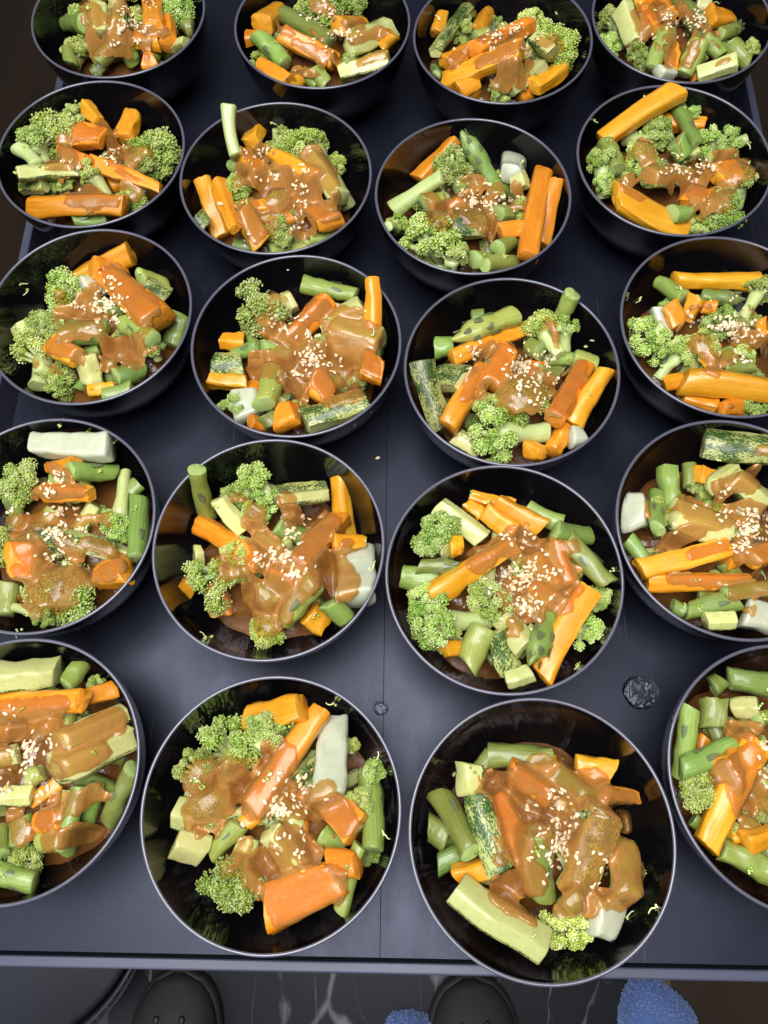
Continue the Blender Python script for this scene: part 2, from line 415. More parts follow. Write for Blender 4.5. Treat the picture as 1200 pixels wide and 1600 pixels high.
def dense(P, k=4):
    P = np.array(P); t = np.arange(len(P)); u = np.linspace(0, len(P) - 1, (len(P) - 1) * k + 1)
    # smooth the polyline a little
    Q = np.stack([np.interp(u, t, P[:, 0]), np.interp(u, t, P[:, 1])], 1)
    for _ in range(3): Q[1:-1] = 0.25 * Q[:-2] + 0.5 * Q[1:-1] + 0.25 * Q[2:]
    return [tuple(q) for q in Q]
V, F = lathe([(0.0002, -0.0562), (0.0300, -0.0560), (0.0306, -0.0590), (0.0316, -0.0600), (0.0330, -0.0600), (0.0336, -0.0590)] + [(0.0336, -0.0556)] + dense(OUT[::-1])[1:] )
me_out = make_mesh('bowl_outside', V, F, 'bowl')
V, F = lathe(dense(INN)[:-1] + [(0.0002, -0.0534)])
me_in = make_mesh('bowl_inside', V, F, 'bowl')
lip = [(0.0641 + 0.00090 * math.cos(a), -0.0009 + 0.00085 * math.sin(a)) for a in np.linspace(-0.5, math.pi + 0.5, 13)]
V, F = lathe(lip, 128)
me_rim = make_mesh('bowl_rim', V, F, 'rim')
bowl_obj = {}
for k, (x, y) in BOWL.items():
    e = bpy.data.objects.new('bowl', None); COL.objects.link(e); e.location = (x, y, RIM_Z)
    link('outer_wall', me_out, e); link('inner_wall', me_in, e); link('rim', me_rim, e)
    bowl_obj[k] = e
    tag(e, 'glossy black ' + HANDLE[k], 'bowl', 'black bowls of vegetables')

# ------------------------------------------------------------------ what lies in each bowl
# crop origin and scale turn the listed numbers into photograph pixels; a piece is kind, two ends, width
# C carrot, A asparagus, T asparagus tip (second end), Z zucchini skin up, F zucchini flesh up, W pale chunk, S pale stalk, B broccoli (stalk end, head, head width)
CROP = {'52': (200, 1030, .36667), '53': (620, 1080, .375), '43': (590, 720, .33333), '42': (220, 680, .33333), '51': (0, 980, .28136),
        '54': (1000, 980, .2813), '41': (0, 640, .2313), '44': (940, 640, .2313), '32': (280, 390, .3), '33': (620, 420, .30833),
        '34': (960, 360, .2), '31': (0, 350, .25833), '21': (0, 110, .24167), '22': (270, 150, .275), '23': (580, 180, .275),
        '24': (890, 110, .25833), '11': (30, 0, .25833), '12': (350, 0, .25833), '13': (630, 0, .25833), '14': (910, 0, .24167)}
FOOD = {}
FOOD['52'] = ('''A 1035 510 1050 810 95;A 985 790 905 1080 70;A 690 290 760 250 80;C 520 250 740 200 130;B 470 430 390 330 260;B 560 380 600 290 150
B 1000 480 1065 480 110;B 950 400 950 360 70;B 1060 820 1030 840 90;F 140 650 290 670 130;F 160 800 330 820 140;A 480 700 360 830 80;C 850 580 980 720 140;B 360 680 340 590 190;B 300 540 285 470 160;A 820 740 910 800 90;B 960 640 985 600 110;F 640 640 740 700 110
W 880 260 850 600 120;C 830 210 530 640 120;B 515 760 420 1020 230;F 600 730 760 920 130;C 600 1060 890 930 200;C 870 870 980 880 120''',
'''330 520 330 680 90;400 600 450 500 80;640 420 560 600 90;550 560 720 600 90;740 620 830 600 80;880 640 930 700 70;520 760 430 880 45;700 760 780 840 70;600 900 700 1050 110;700 1050 840 970 100;600 960 560 860 40''',
'''640 640 110 60 60;760 520 40 70 14;600 490 60 50 7;700 790 90 60 12''')
FOOD['53'] = ('''A 90 560 210 610 110;A 170 720 300 660 85;A 380 270 650 270 95;F 300 300 310 440 130;C 740 310 890 350 110;A 180 430 310 670 100;C 250 770 400 730 90
B 1020 840 1060 770 120;B 950 900 1000 880 110;B 690 900 710 1010 190;W 810 930 910 970 140;C 470 320 640 440 100;C 400 450 540 700 120;A 650 330 860 470 90;C 860 420 1000 440 60
A 590 580 590 850 120;Z 330 430 430 760 110;Z 870 500 730 850 150;A 940 640 960 860 120;A 700 900 760 860 90;F 240 820 620 1070 150''',
'''420 400 600 350 80;600 350 800 420 90;800 400 950 480 80;950 520 960 800 90;480 500 500 660 80;620 500 700 600 90;820 600 760 800 100;560 800 450 820 80;480 900 560 940 40;700 900 780 900 60;860 850 950 860 60;440 700 440 700 40''',
'''670 640 100 90 70;680 450 60 50 16;570 500 40 30 5;740 560 40 50 8;870 730 50 60 8;820 800 30 20 3''')
FOOD['43'] = ('''A 110 550 330 550 110;A 700 220 860 300 80;A 830 330 1000 350 100;C 430 170 640 210 60;C 420 200 500 260 70;C 560 190 780 310 90;C 500 230 640 340 110;F 270 200 490 370 110
B 330 420 265 350 210;C 340 400 400 390 90;B 250 620 230 650 160;B 520 750 250 760 230;T 190 490 400 510 80;C 310 880 400 880 80;B 330 800 350 830 150;A 880 470 960 540 90;A 900 700 930 760 90;F 690 800 760 850 100;A 500 790 420 960 130;Z 560 800 620 1000 120;F 600 1030 720 990 90;F 590 740 690 880 130
C 840 380 900 580 80;C 740 450 850 600 90;C 740 590 830 660 90;A 890 370 1080 580 100;B 1100 620 1090 640 110;B 960 850 1000 790 180;C 240 640 640 380 110;B 480 640 520 660 200;T 820 730 700 940 120;C 990 600 760 1010 110''',
'''480 470 660 360 70;660 380 760 480 90;780 420 900 560 80;760 580 820 640 70;640 620 720 700 80;860 690 900 620 50;900 400 900 400 50;640 780 640 780 50''',
'''680 540 120 120 120;690 680 80 60 35;660 360 80 30 12;810 520 40 40 8''')
FOOD['42'] = ('''A 260 160 310 380 85 u;Z 640 280 890 230 90;F 640 310 880 280 90;B 640 230 500 180 230;B 430 270 440 290 110;F 360 300 480 450 90;C 930 190 960 470 95 u;C 190 690 260 730 90;F 190 570 280 570 120
B 420 600 330 690 240;A 560 640 430 650 90;C 250 400 560 590 85;C 930 390 740 610 120;W 1020 540 1030 770 150;C 900 500 1050 500 70;B 560 350 545 335 150;A 640 430 770 480 90;F 560 480 680 540 110;C 620 650 740 690 100;B 470 560 450 540 130;B 600 900 580 920 150;C 780 830 880 940 130;A 880 790 960 860 100;A 820 680 680 860 110;A 540 740 640 780 120''',
'''530 400 560 480 70;450 300 450 300 30;680 330 720 390 60;600 560 660 640 100;740 570 880 420 70;880 600 940 700 90;960 520 960 520 50;560 740 640 870 90;680 760 780 700 80;400 640 500 650 50;380 560 520 600 25;700 900 740 940 35;820 560 820 560 60''',
'''680 570 100 60 40;710 480 40 50 14;570 580 40 40 14;720 650 80 40 20;780 400 60 30 5''')
FOOD['51'] = ('''F -60 280 330 250 180;A 460 190 370 330 110;B 520 300 560 300 110;C 430 400 640 350 95;C -40 440 460 400 130;A 760 790 600 1080 110;A 540 880 470 1100 100;A 450 880 380 1110 90;F 740 600 320 800 220;F 700 480 330 640 150
C 180 970 330 860 80;A 170 830 240 800 110;F 20 930 180 930 110;C 200 560 310 540 110;C 220 1080 340 1060 120;A 230 1190 350 1190 110;A 120 1060 110 1220 110;B 60 1330 150 1290 200;A -40 1360 200 1420 120;A 0 1130 0 1260 100''',
'''0 480 330 450 80;40 560 280 560 80;350 640 680 500 90;360 770 560 700 90;420 980 540 920 80;260 1060 360 960 80;100 1050 120 1180 70;300 1190 520 1130 80;0 650 20 760 80;400 1270 400 1270 60''',
'''150 680 80 90 40;100 800 120 80 14;60 470 40 60 4;290 640 30 50 6;250 920 60 60 6;40 900 40 40 6''')
FOOD['54'] = ('''A 500 290 720 330 130;A 460 290 400 330 100;A 410 400 400 560 150;A 280 440 230 830 110;A 230 790 520 650 120;F 520 450 660 450 120;A 650 520 740 480 80;B 240 960 340 890 230;A 450 1230 740 1370 130;A 290 1060 350 1100 90
C 580 1200 740 1150 130;B 560 1120 600 1120 130;B 720 1040 690 1030 110;W 690 840 720 900 100;C 560 640 480 820 160;C 650 640 360 1220 150''',
'''500 560 640 570 60;480 800 620 720 80;540 900 600 1050 80;660 850 720 950 80''', '''690 750 40 150 14''')
FOOD['41'] = ('''W 230 250 750 270 160;A 470 420 790 420 130;B 220 440 70 450 300;A 870 560 940 500 110;A 950 610 920 1000 130;B 840 420 800 790 230;C 300 560 620 570 120;C 330 400 520 350 90;Z 210 840 780 960 150;C 680 1110 860 1080 200
B 420 1350 420 1230 400;A 60 1180 20 1400 170;B 10 900 10 930 250;B 130 1350 300 1400 160;C 160 930 160 1150 200''',
'''330 380 480 470 60;250 570 560 560 80;120 760 400 740 80;500 760 720 740 60;600 900 740 960 80;180 900 280 1050 120;420 900 560 1000 80;300 1200 560 1200 150;740 1120 820 1050 90;180 1300 250 1380 70;120 1080 150 1160 70''',
'''380 830 110 70 40;400 690 130 50 26;330 550 80 60 20;400 440 40 60 14;380 990 110 60 30;560 820 30 30 5;130 690 80 30 4''')
FOOD['44'] = ('''A 440 390 480 640 150;A 590 370 600 520 100;C 650 430 760 470 120;F 740 520 900 410 130;B 640 510 640 510 100;W 170 700 300 680 230;A 370 570 370 800 110;A 180 870 300 1020 110;F 880 460 1080 620 200;F 480 700 850 850 240
Z 680 240 1180 280 220;C 300 1170 1000 1160 120;C 250 1080 850 930 150;A 580 1360 900 1290 130;A 480 1330 560 1370 100;W 950 1370 1150 1420 180;F 700 1430 900 1420 130;A 820 1240 1180 1210 110;C 1000 1010 1180 960 140;B 930 690 930 690 100''',
'''780 560 1000 480 90;560 650 760 760 90;420 900 640 830 90;620 960 820 920 70;900 700 1100 760 120;960 950 1150 1000 120;500 1150 1000 1150 70;900 1230 1150 1220 80;1000 1360 1000 1360 70;1100 300 1100 300 80;300 640 320 760 40''',
'''980 820 140 120 70;1010 700 60 60 16;850 560 60 60 6;840 730 60 60 8;930 940 60 30 12;500 790 30 40 3;620 660 20 20 2''')
FOOD['32'] = ('''A 640 180 920 240 90;B 520 280 410 310 280;C 220 470 340 480 90;A 410 500 280 550 75;Z 180 610 330 600 130;C 150 680 350 690 95;W 330 740 360 880 130;B 300 800 280 800 120;C 370 900 440 920 70;A 440 860 490 900 100;F 500 800 530 760 90
F 450 330 600 260 110;F 760 400 960 300 140;F 800 450 1050 520 230;C 960 600 1060 650 150;C 580 480 780 260 110;A 440 520 580 550 90;A 720 490 770 480 100;C 1010 150 1010 430 85 u;C 680 680 790 770 140;B 640 860 620 830 100;C 520 880 610 850 130;Z 650 890 980 790 150;A 490 620 450 810 110''',
'''500 280 440 390 60;600 420 740 300 60;500 420 640 480 80;400 610 560 560 80;650 600 800 560 100;840 400 1000 500 110;900 560 1030 680 90;560 680 650 760 60;760 700 860 700 80;760 780 950 760 50;840 340 940 330 40''',
'''690 570 100 50 50;680 450 80 50 24;500 400 80 70 16;620 370 70 40 8;820 600 40 60 8;640 640 60 20 9''')
FOOD['33'] = ('''A 380 260 440 250 90;A 190 400 280 390 110;C 280 450 680 290 75;T 600 240 280 340 110;Z 210 550 350 560 150;Z 120 470 220 810 120;F 300 850 420 930 100;B 830 440 720 280 170;B 850 420 870 290 150;A 890 130 840 230 85 u;A 670 390 730 420 100
A 900 440 1120 460 90;A 720 530 820 540 90;C 1060 510 880 790 100;C 970 470 800 760 110;C 860 800 780 930 110;C 660 910 740 930 90;W 880 850 940 850 90;B 620 720 620 650 240;C 560 400 480 590 110;C 450 500 250 800 100;B 770 830 470 830 270;B 500 700 480 700 160''',
'''420 440 520 420 60;560 420 440 600 50;420 500 350 650 40;560 560 740 600 90;600 650 720 690 80;800 400 780 280 30;880 480 880 480 40;920 500 820 720 60;700 740 800 740 40''',
'''640 490 90 80 80;400 430 60 50 20;740 560 80 60 16;770 450 40 50 14;720 660 60 40 14;640 600 50 40 6''')
FOOD['34'] = ('''C 470 390 1130 400 130;A 340 400 540 530 120;T 680 520 1000 550 130;B 1000 700 1150 450 220;W 340 620 400 840 120;B 400 760 220 850 330;C 560 700 650 520 120;C 420 580 500 750 150;C 690 600 790 600 90;B 860 800 830 700 260;B 650 980 680 900 250
C 1100 800 1200 760 160;A 850 1080 1080 1060 120;C 700 1050 770 960 110;C 380 1200 560 1170 120;C 530 1310 800 1370 120;C 840 1390 980 1370 130;B 1000 1380 1100 1370 200;B 340 1160 520 950 220;C 540 1170 1230 1240 190;B 1100 1140 1100 1140 120''',
'''480 800 560 700 50;600 620 720 600 60;660 900 740 960 110;780 1060 900 1000 90;960 820 1150 900 110;720 1090 800 1130 50;1050 620 1150 640 40;900 1390 900 1390 60''',
'''930 740 150 100 70;930 840 180 60 30;590 700 30 80 8;700 700 40 30 4;920 530 40 40 4;1000 980 100 60 10''')
FOOD['31'] = ('''C 430 370 800 150 120;B 330 420 300 270 270;C 560 260 760 290 120;A 840 320 1000 380 110;Z 870 370 1010 440 120;A 1100 550 1040 740 120;W 500 370 640 380 90;F 60 600 170 700 120;B 290 620 230 600 190;B 190 1010 190 800 260;B 300 950 380 960 200
C 640 300 960 580 200;A 760 600 930 700 120;C 330 740 460 820 130;A 360 660 640 660 150;F 520 780 560 960 150;C 540 1020 700 990 70;A 620 1040 800 1000 100;A 700 930 880 880 130;B 960 860 960 830 130''',
'''560 420 500 500 70;700 330 920 560 100;350 540 620 540 60;420 660 600 650 80;340 760 460 800 80;660 760 820 800 90;850 700 850 700 70;880 840 980 800 60;620 880 700 840 50;210 370 210 370 45;350 430 350 430 40;220 860 220 860 40;330 860 330 860 40;540 1020 540 1020 50''',
'''650 480 90 90 90;660 340 60 20 8;540 500 50 30 8;690 590 50 30 10;440 490 60 20 4''')
FOOD['21'] = ('''B 430 400 300 360 280;B 240 520 220 440 220;B 490 330 490 280 150;C 560 240 640 330 90;C 880 260 800 450 140;S 130 500 250 610 110;Z 150 760 300 740 110;F 110 670 510 640 130;B 960 500 1020 530 300;B 880 550 890 580 160
C 500 430 680 440 170;C 400 530 560 600 100;B 650 720 620 710 190;B 850 830 860 830 180;A 480 980 700 970 90;C 200 890 810 870 140;C 590 600 1040 760 100''',
'''520 420 640 440 90;420 480 440 560 80;720 400 740 480 60;740 560 900 560 80;330 640 480 620 60;320 770 480 740 50;480 850 800 880 80;820 760 900 840 70;760 660 900 720 40;560 960 760 940 40''',
'''710 560 60 50 12;740 520 40 20 4;430 590 50 20 5;510 640 20 50 4;515 775 10 10 1''')
FOOD['22'] = ('''C 500 120 440 260 130 u;S 310 60 350 340 90 u;B 620 290 580 230 150;B 720 280 720 210 180;B 1020 640 900 250 230;B 970 290 980 260 120;C 170 470 280 810 110;C 260 510 350 760 90;Z 120 680 200 740 90;B 330 520 360 540 150;A 330 400 360 380 80
A 340 840 470 870 80;A 550 880 760 860 80;A 780 820 960 760 80;C 580 330 830 480 110;C 400 330 500 430 100;F 780 330 950 580 150;C 780 620 900 720 150;C 390 640 500 850 130;B 560 600 600 620 150;C 590 730 680 690 70;B 600 800 610 780 150''',
'''420 330 520 320 60;430 460 620 480 90;620 600 800 520 100;800 350 880 480 80;900 560 960 620 50;760 640 900 700 90;420 640 480 820 80;700 800 800 780 50;540 700 540 700 50''',
'''500 330 110 40 14;540 460 80 30 9;740 410 60 30 9;720 520 60 40 10;740 610 30 60 10;280 610 20 20 3;690 700 60 80 8;440 820 60 60 4''')
FOOD['23'] = ('''C 470 120 270 370 100;A 560 180 600 280 100;A 610 280 640 330 90;W 800 270 800 340 130;F 800 400 880 360 110;T 700 400 520 80 100;B 400 250 470 290 210;B 340 560 340 500 190;S 120 540 400 350 100;B 60 640 140 620 130;B 400 880 320 700 330
B 440 860 470 780 180;A 300 500 400 480 90;Z 450 620 650 620 170;A 720 560 780 560 110;C 730 660 890 640 90;A 580 820 680 830 100;A 640 850 810 840 90;A 720 760 800 720 90;C 1060 370 970 740 90;C 970 320 890 810 110;A 700 400 720 470 100;B 840 550 840 550 120''',
'''580 380 640 420 60;440 540 560 480 70;560 560 640 600 70;680 480 740 420 60;640 700 690 650 60;800 420 840 500 60;320 480 400 560 70;240 540 240 540 40''',
'''570 500 60 40 36;680 520 60 50 24;760 480 40 30 12;570 430 60 20 6;660 400 20 60 6;440 420 10 10 1;740 350 10 10 1;850 460 20 10 2;820 535 10 10 1;500 390 10 20 2''')
FOOD['24'] = ('''C 560 310 820 330 90;B 770 280 750 240 90;A 150 500 230 560 110;A 220 440 300 600 100;B 200 780 140 620 180;B 230 660 230 660 130;S 350 400 470 440 110;B 540 420 530 380 180;C 190 420 650 120 130 u;A 660 230 770 450 90;B 890 470 830 450 190
B 1040 530 1020 480 160;A 640 430 700 530 120;B 480 540 420 560 200;F 480 650 700 640 150;C 280 760 700 970 170;A 620 860 720 870 110;B 780 930 760 930 160;C 850 870 940 910 90;A 1080 590 1220 580 120;B 1000 830 1090 750 220;B 960 930 970 900 220;C 880 640 1020 600 170;C 720 780 840 800 150''',
'''440 480 480 620 80;350 690 560 740 80;600 650 760 680 90;740 760 840 820 80;880 600 1040 600 100;920 760 960 700 80;640 440 660 520 40;880 880 880 880 40''',
'''640 590 80 50 26;750 630 50 50 14;840 570 80 40 18;660 510 30 20 4;335 665 20 20 4''')
FOOD['11'] = ('''B 420 130 330 20 220;A 210 110 400 140 110;B 340 400 350 310 160;A 290 290 310 390 80;F 470 60 480 220 150;F 590 20 600 180 130;B 690 140 690 140 130;C 810 -20 820 170 130;B 1000 100 960 70 220;A 1000 180 1050 170 100;F 880 330 1010 260 90
C 900 120 900 260 100;C 760 370 830 360 90;A 640 260 690 380 100;A 620 230 490 370 100;C 700 240 850 240 110;C 480 -60 700 -60 100;B 600 -100 600 -120 200''',
'''430 60 450 240 70;560 120 620 60 70;600 220 500 340 80;680 260 800 240 90;880 200 900 280 50;560 420 680 410 60;780 350 780 350 50;640 340 640 340 70;600 -60 760 -40 80''',
'''640 90 50 50 14;660 150 60 40 18;740 170 30 30 8;590 180 60 30 8;790 30 60 40 10;740 240 60 20 4;580 260 30 20 4;800 120 10 10 1''')
FOOD['12'] = ('''B 620 60 480 20 160;B 600 60 600 20 250;B 790 20 790 20 120;C 330 60 230 150 130;C 110 230 230 220 80;B 200 360 220 360 130;C 700 160 860 150 100;F 750 290 1010 170 150;C 960 280 1020 200 90;F 700 450 1000 360 150;A 470 440 560 520 90;C 400 480 450 510 90
C 210 390 390 500 90;A 360 80 640 260 110;C 350 210 660 370 100;A 210 220 380 390 110;A 540 420 620 520 110;B 770 350 770 350 90''',
'''300 180 400 200 50;440 290 640 370 70;440 440 540 480 60;560 40 640 100 70;740 170 820 160 60;780 250 960 200 60;840 380 960 340 50;520 200 620 250 40''',
'''720 210 80 40 40;640 40 60 50 10;490 100 40 30 8;540 250 20 20 4;640 300 30 30 4;600 100 60 60 6''')
FOOD['13'] = ('''C 180 40 210 210 80;A 400 60 390 110 60;B 360 220 350 190 130;C 500 100 460 180 90;B 560 130 560 130 90;B 800 220 840 100 190;B 900 260 990 310 260;Z 360 0 190 320 80;A 190 420 230 400 80;S 200 460 250 390 60;F 800 240 900 330 130
C 260 380 380 320 100;A 440 230 620 190 100;C 430 310 770 150 110;A 600 470 680 440 110;C 700 590 790 550 80;C 330 550 450 500 90;B 560 540 560 540 90;F 650 540 850 390 120;C 790 530 950 420 130;C 250 500 720 290 150''',
'''270 390 380 320 50;480 250 640 230 60;480 400 700 300 70;700 200 700 200 50;820 280 900 270 60;600 430 700 480 70;520 540 680 550 60;760 400 700 520 50;720 570 720 570 50''',
'''560 220 80 40 20;680 180 80 60 24;760 290 50 40 8;530 290 30 20 4;315 298 8 8 1''')
FOOD['14'] = ('''B 240 200 200 120 190;B 190 290 190 290 140;C 330 -20 400 50 110;F 260 60 340 280 150;C 480 30 560 120 130;C 400 80 450 200 120;F 740 20 830 30 160;A 600 -20 780 200 110;C 820 110 960 130 120;T 900 220 1060 170 90;A 960 290 1080 400 110;B 1090 310 1090 310 90
B 340 390 340 390 130;C 590 280 560 480 100;A 540 200 450 450 110;A 790 240 900 360 100;F 740 490 1000 400 120;W 490 470 570 480 80;A 760 270 650 490 120''',
'''360 110 420 220 70;480 60 560 160 70;620 60 760 200 70;560 260 560 420 60;720 300 660 460 60;840 280 880 330 40;920 420 920 420 60;300 340 300 340 50;840 200 840 200 50;480 300 480 300 40''',
'''660 150 120 80 30;760 120 40 60 24;560 120 50 40 10;450 240 30 20 3;690 290 10 10 1;620 250 10 10 1''')

# ------------------------------------------------------------------ vegetable shapes (local x = length)
def sup(n, a, c, ex, rot=0.0):
    t = np.linspace(0, 2 * np.pi, n, endpoint=False) + rot
    ct, st = np.cos(t), np.sin(t)
    return np.stack([a * np.sign(ct) * np.abs(ct) ** (2 / ex), c * np.sign(st) * np.abs(st) ** (2 / ex)], 1)
def stick_rings(Lh, sec, rnd, bev, taper=0.0, bend=0.0, skew=(0, 0), steps=9, bulge=0.0):
    R = []
    xs = [-Lh, -Lh + bev * .35, -Lh + bev] + list(np.linspace(-Lh + bev, Lh - bev, steps)[1:-1]) + [Lh - bev, Lh - bev * .35, Lh]
    for i, x in enumerate(xs):
        k = 1.0
        e = min(i, len(xs) - 1 - i)
        k = (0.94, 0.98, 1.0)[e] if e < 3 else 1.0
        t = x / Lh
        s = sec * k * (1 + taper * t + bulge * (1 - t * t))
        sk = skew[0] if x < 0 else skew[1]
        xx = x + (sk * s[:, 0] if abs(t) > 0.7 else 0) * np.ones(len(s))
        yy = s[:, 0] + bend * (t * t - .4)
        R.append(np.stack([xx, yy, s[:, 1]], 1))
    return R
def knife_section(wd, ht, r, jit, soft):
    c = [np.array((sx_ * wd / 2 * (1 + r.uniform(-jit, jit)), sz_ * ht / 2 * (1 + r.uniform(-jit, jit)))) for sx_, sz_ in ((1, 1), (-1, 1), (-1, -1), (1, -1))]
    P = []
    for k in range(4):
        a, d = c[k], c[(k + 1) % 4]; n = np.array([(d - a)[1], -(d - a)[0]])
        bow = r.choice((r.uniform(-.01, .06), r.uniform(.05, .13)))
        for t in (soft, .25, .42, .58, .75, 1 - soft): P.append(a + (d - a) * t + n * bow * 4 * t * (1 - t))
    return np.array(P)
def carrot_mesh(Lh, wd, ht, seed):
    r = random.Random(seed)
    sec = knife_section(wd, ht, r, .16, .12)
    R = stick_rings(Lh, sec, r, min(.0006, Lh * .3), r.uniform(-.22, .22), r.uniform(-1, 1) * Lh * .06, (r.uniform(-.4, .4), r.uniform(-.4, .4)))
    tw = r.uniform(-.18, .18); ro = r.choice((r.uniform(-.35, .35), r.uniform(-.35, .35), r.uniform(.5, .95)))
    if wd > 1.45 * ht: ro = r.uniform(-.15, .15)
    for q in R:
        a = ro + tw * q[:, 0] / Lh; y = q[:, 1] * np.cos(a) - q[:, 2] * np.sin(a); z = q[:, 1] * np.sin(a) + q[:, 2] * np.cos(a); q[:, 1] = y; q[:, 2] = z
    V, F, caps = loft(R)
    V = V + wob(seed, min(wd, ht) * .05, 260)(V) + wob(seed + 5, .00022, 1200)(V)
    return V, F, caps
def asparagus_mesh(Lh, wd, seed, tip=False):
    r = random.Random(seed)
    sec = sup(18, wd / 2, wd / 2 * .93, 2.15)
    ribs = 1 + .02 * np.cos(np.linspace(0, 2 * np.pi, 18, endpoint=False) * 6)
    sec = sec * ribs[:, None]
    R = stick_rings(Lh, sec, r, min(.0006, Lh * .3), r.uniform(-.10, .10), r.uniform(-1, 1) * Lh * .11, (r.uniform(-.45, .45), r.uniform(-.45, .45)), steps=12)
    if tip:
        out = []
        for q in R:
            t = (q[:, 0].mean() / Lh + 1) / 2
            k = 1.0 if t < .35 else 1.0 + .12 * math.sin((t - .35) / .65 * math.pi) - .80 * max(0, (t - .55) / .45) ** 1.6
            c = q.mean(0); q = (q - c) * [1, k, k] + c; q[:, 1] += .12 * Lh * t * t
            out.append(q)
        R = out
    V, F, caps = loft(R)
    V = V + wob(seed, wd * .05, 240)(V) + wob(seed + 3, wd * .012, 900)(V)
    return V, F, caps
def leaf_patch(x0, ang, ln, wd, rad, lift):
    # pointed scale leaf lying on a stem of radius rad, pointing to +x
    V = []; F = []
    n, mth = 5, 5
    for i in range(n):
        t = i / (n - 1)
        half = wd * (1 - t) ** .8 * (.55 + .6 * t) if t < 1 else 0.0002
        for j in range(mth):
            s = (j / (mth - 1) - .5) * 2 * half
            a = ang + s / rad
            rr = rad + .0002 + lift * (.35 + .65 * t) * (1 - (2 * j / (mth - 1) - 1) ** 2 * .6)
            V.append((x0 + ln * t, rr * math.cos(a), rr * math.sin(a)))
    for i in range(n - 1):
        for j in range(mth - 1):
            a = i * mth + j
            F.append((a, a + 1, a + mth + 1, a + mth))
    k = len(V)
    V += [(x, y * .93, z * .93) for x, y, z in V]
    F += [tuple(i + k for i in f[::-1]) for f in F[:]]
    return V, F
def zucchini_mesh(Lh, wd, ht, seed, roll):
    r = random.Random(seed)
    # flesh: trapezoid block under an arched skin
    n = 9
    a = np.linspace(-1, 1, n)
    arch = [(wd / 2 * t, ht / 2 - .22 * wd * t * t) for t in a]
    base = [(wd * .38, -ht * .30), (wd * .34, -ht * .46), (wd * .26, -ht * .5), (0, -ht * .5), (-wd * .26, -ht * .5), (-wd * .34, -ht * .46), (-wd * .38, -ht * .30)]
    sec = np.array(arch + base)[::-1]
    bend = r.uniform(.6, 1) * r.choice((-1, 1)) * Lh * .05
    sk = (r.uniform(-.25, .25), r.uniform(-.25, .25))
    V, F, caps = loft(stick_rings(Lh, sec, r, min(.0008, Lh * .3), 0, bend, sk))
    th = .0011
    ssec = np.array([(x * 1.012, z + .0001) for x, z in arch[::-1]] + [(x * 1.0, z - th) for x, z in arch])
    Vs, Fs, cs = loft(stick_rings(Lh * 1.002, ssec, r, min(.0008, Lh * .3), 0, bend, sk))
    # skin rings shrink towards the axis at the ends; keep it outside the flesh
    Vs = np.array(Vs); Vs[:, 2] += .0003
    c, s = math.cos(roll), math.sin(roll)
    Rm = np.array([[1, 0, 0], [0, c, -s], [0, s, c]])
    wv0 = wob(seed, wd * .035, 200); wv1 = wob(seed + 9, .00015, 1300); wv = lambda V: wv0(V) + wv1(V)
    return (V + wv(V)) @ Rm.T, F, (Vs + wv(Vs)) @ Rm.T, Fs
def tube(P, rad, n=10):
    P = [Vector(p) for p in P]; R = []
    for i, p in enumerate(P):
        d = (P[min(i + 1, len(P) - 1)] - P[max(i - 1, 0)]).normalized()
        q = d.to_track_quat('Z', 'X')
        R.append(np.array([(p + q @ Vector((rad[i] * math.cos(a), rad[i] * math.sin(a), 0)))[:] for a in np.linspace(0, 2 * np.pi, n, endpoint=False)]))
    return loft(R)
def ico(sub):
    import bmesh
    bm = bmesh.new(); bmesh.ops.create_icosphere(bm, subdivisions=sub, radius=1)
    V = np.array([v.co[:] for v in bm.verts]); F = [tuple(v.index for v in f.verts) for f in bm.faces]; bm.free()
    return V, F
ICO1, ICO2 = ico(1), ico(2)
class Acc:
    def __init__(s): s.V = []; s.F = []; s.t = []; s.n = 0
    def add(s, V, F, tone=0.0):
        V = np.asarray(V); s.V.append(V); s.F += [tuple(i + s.n for i in f) for f in F]; s.n += len(V)
        s.t.append(np.full(len(V), tone) if np.isscalar(tone) else tone)
    def mesh(s, name, mat, smooth=True):
        return make_mesh(name, np.concatenate(s.V), s.F, mat, smooth, tone=np.concatenate(s.t))
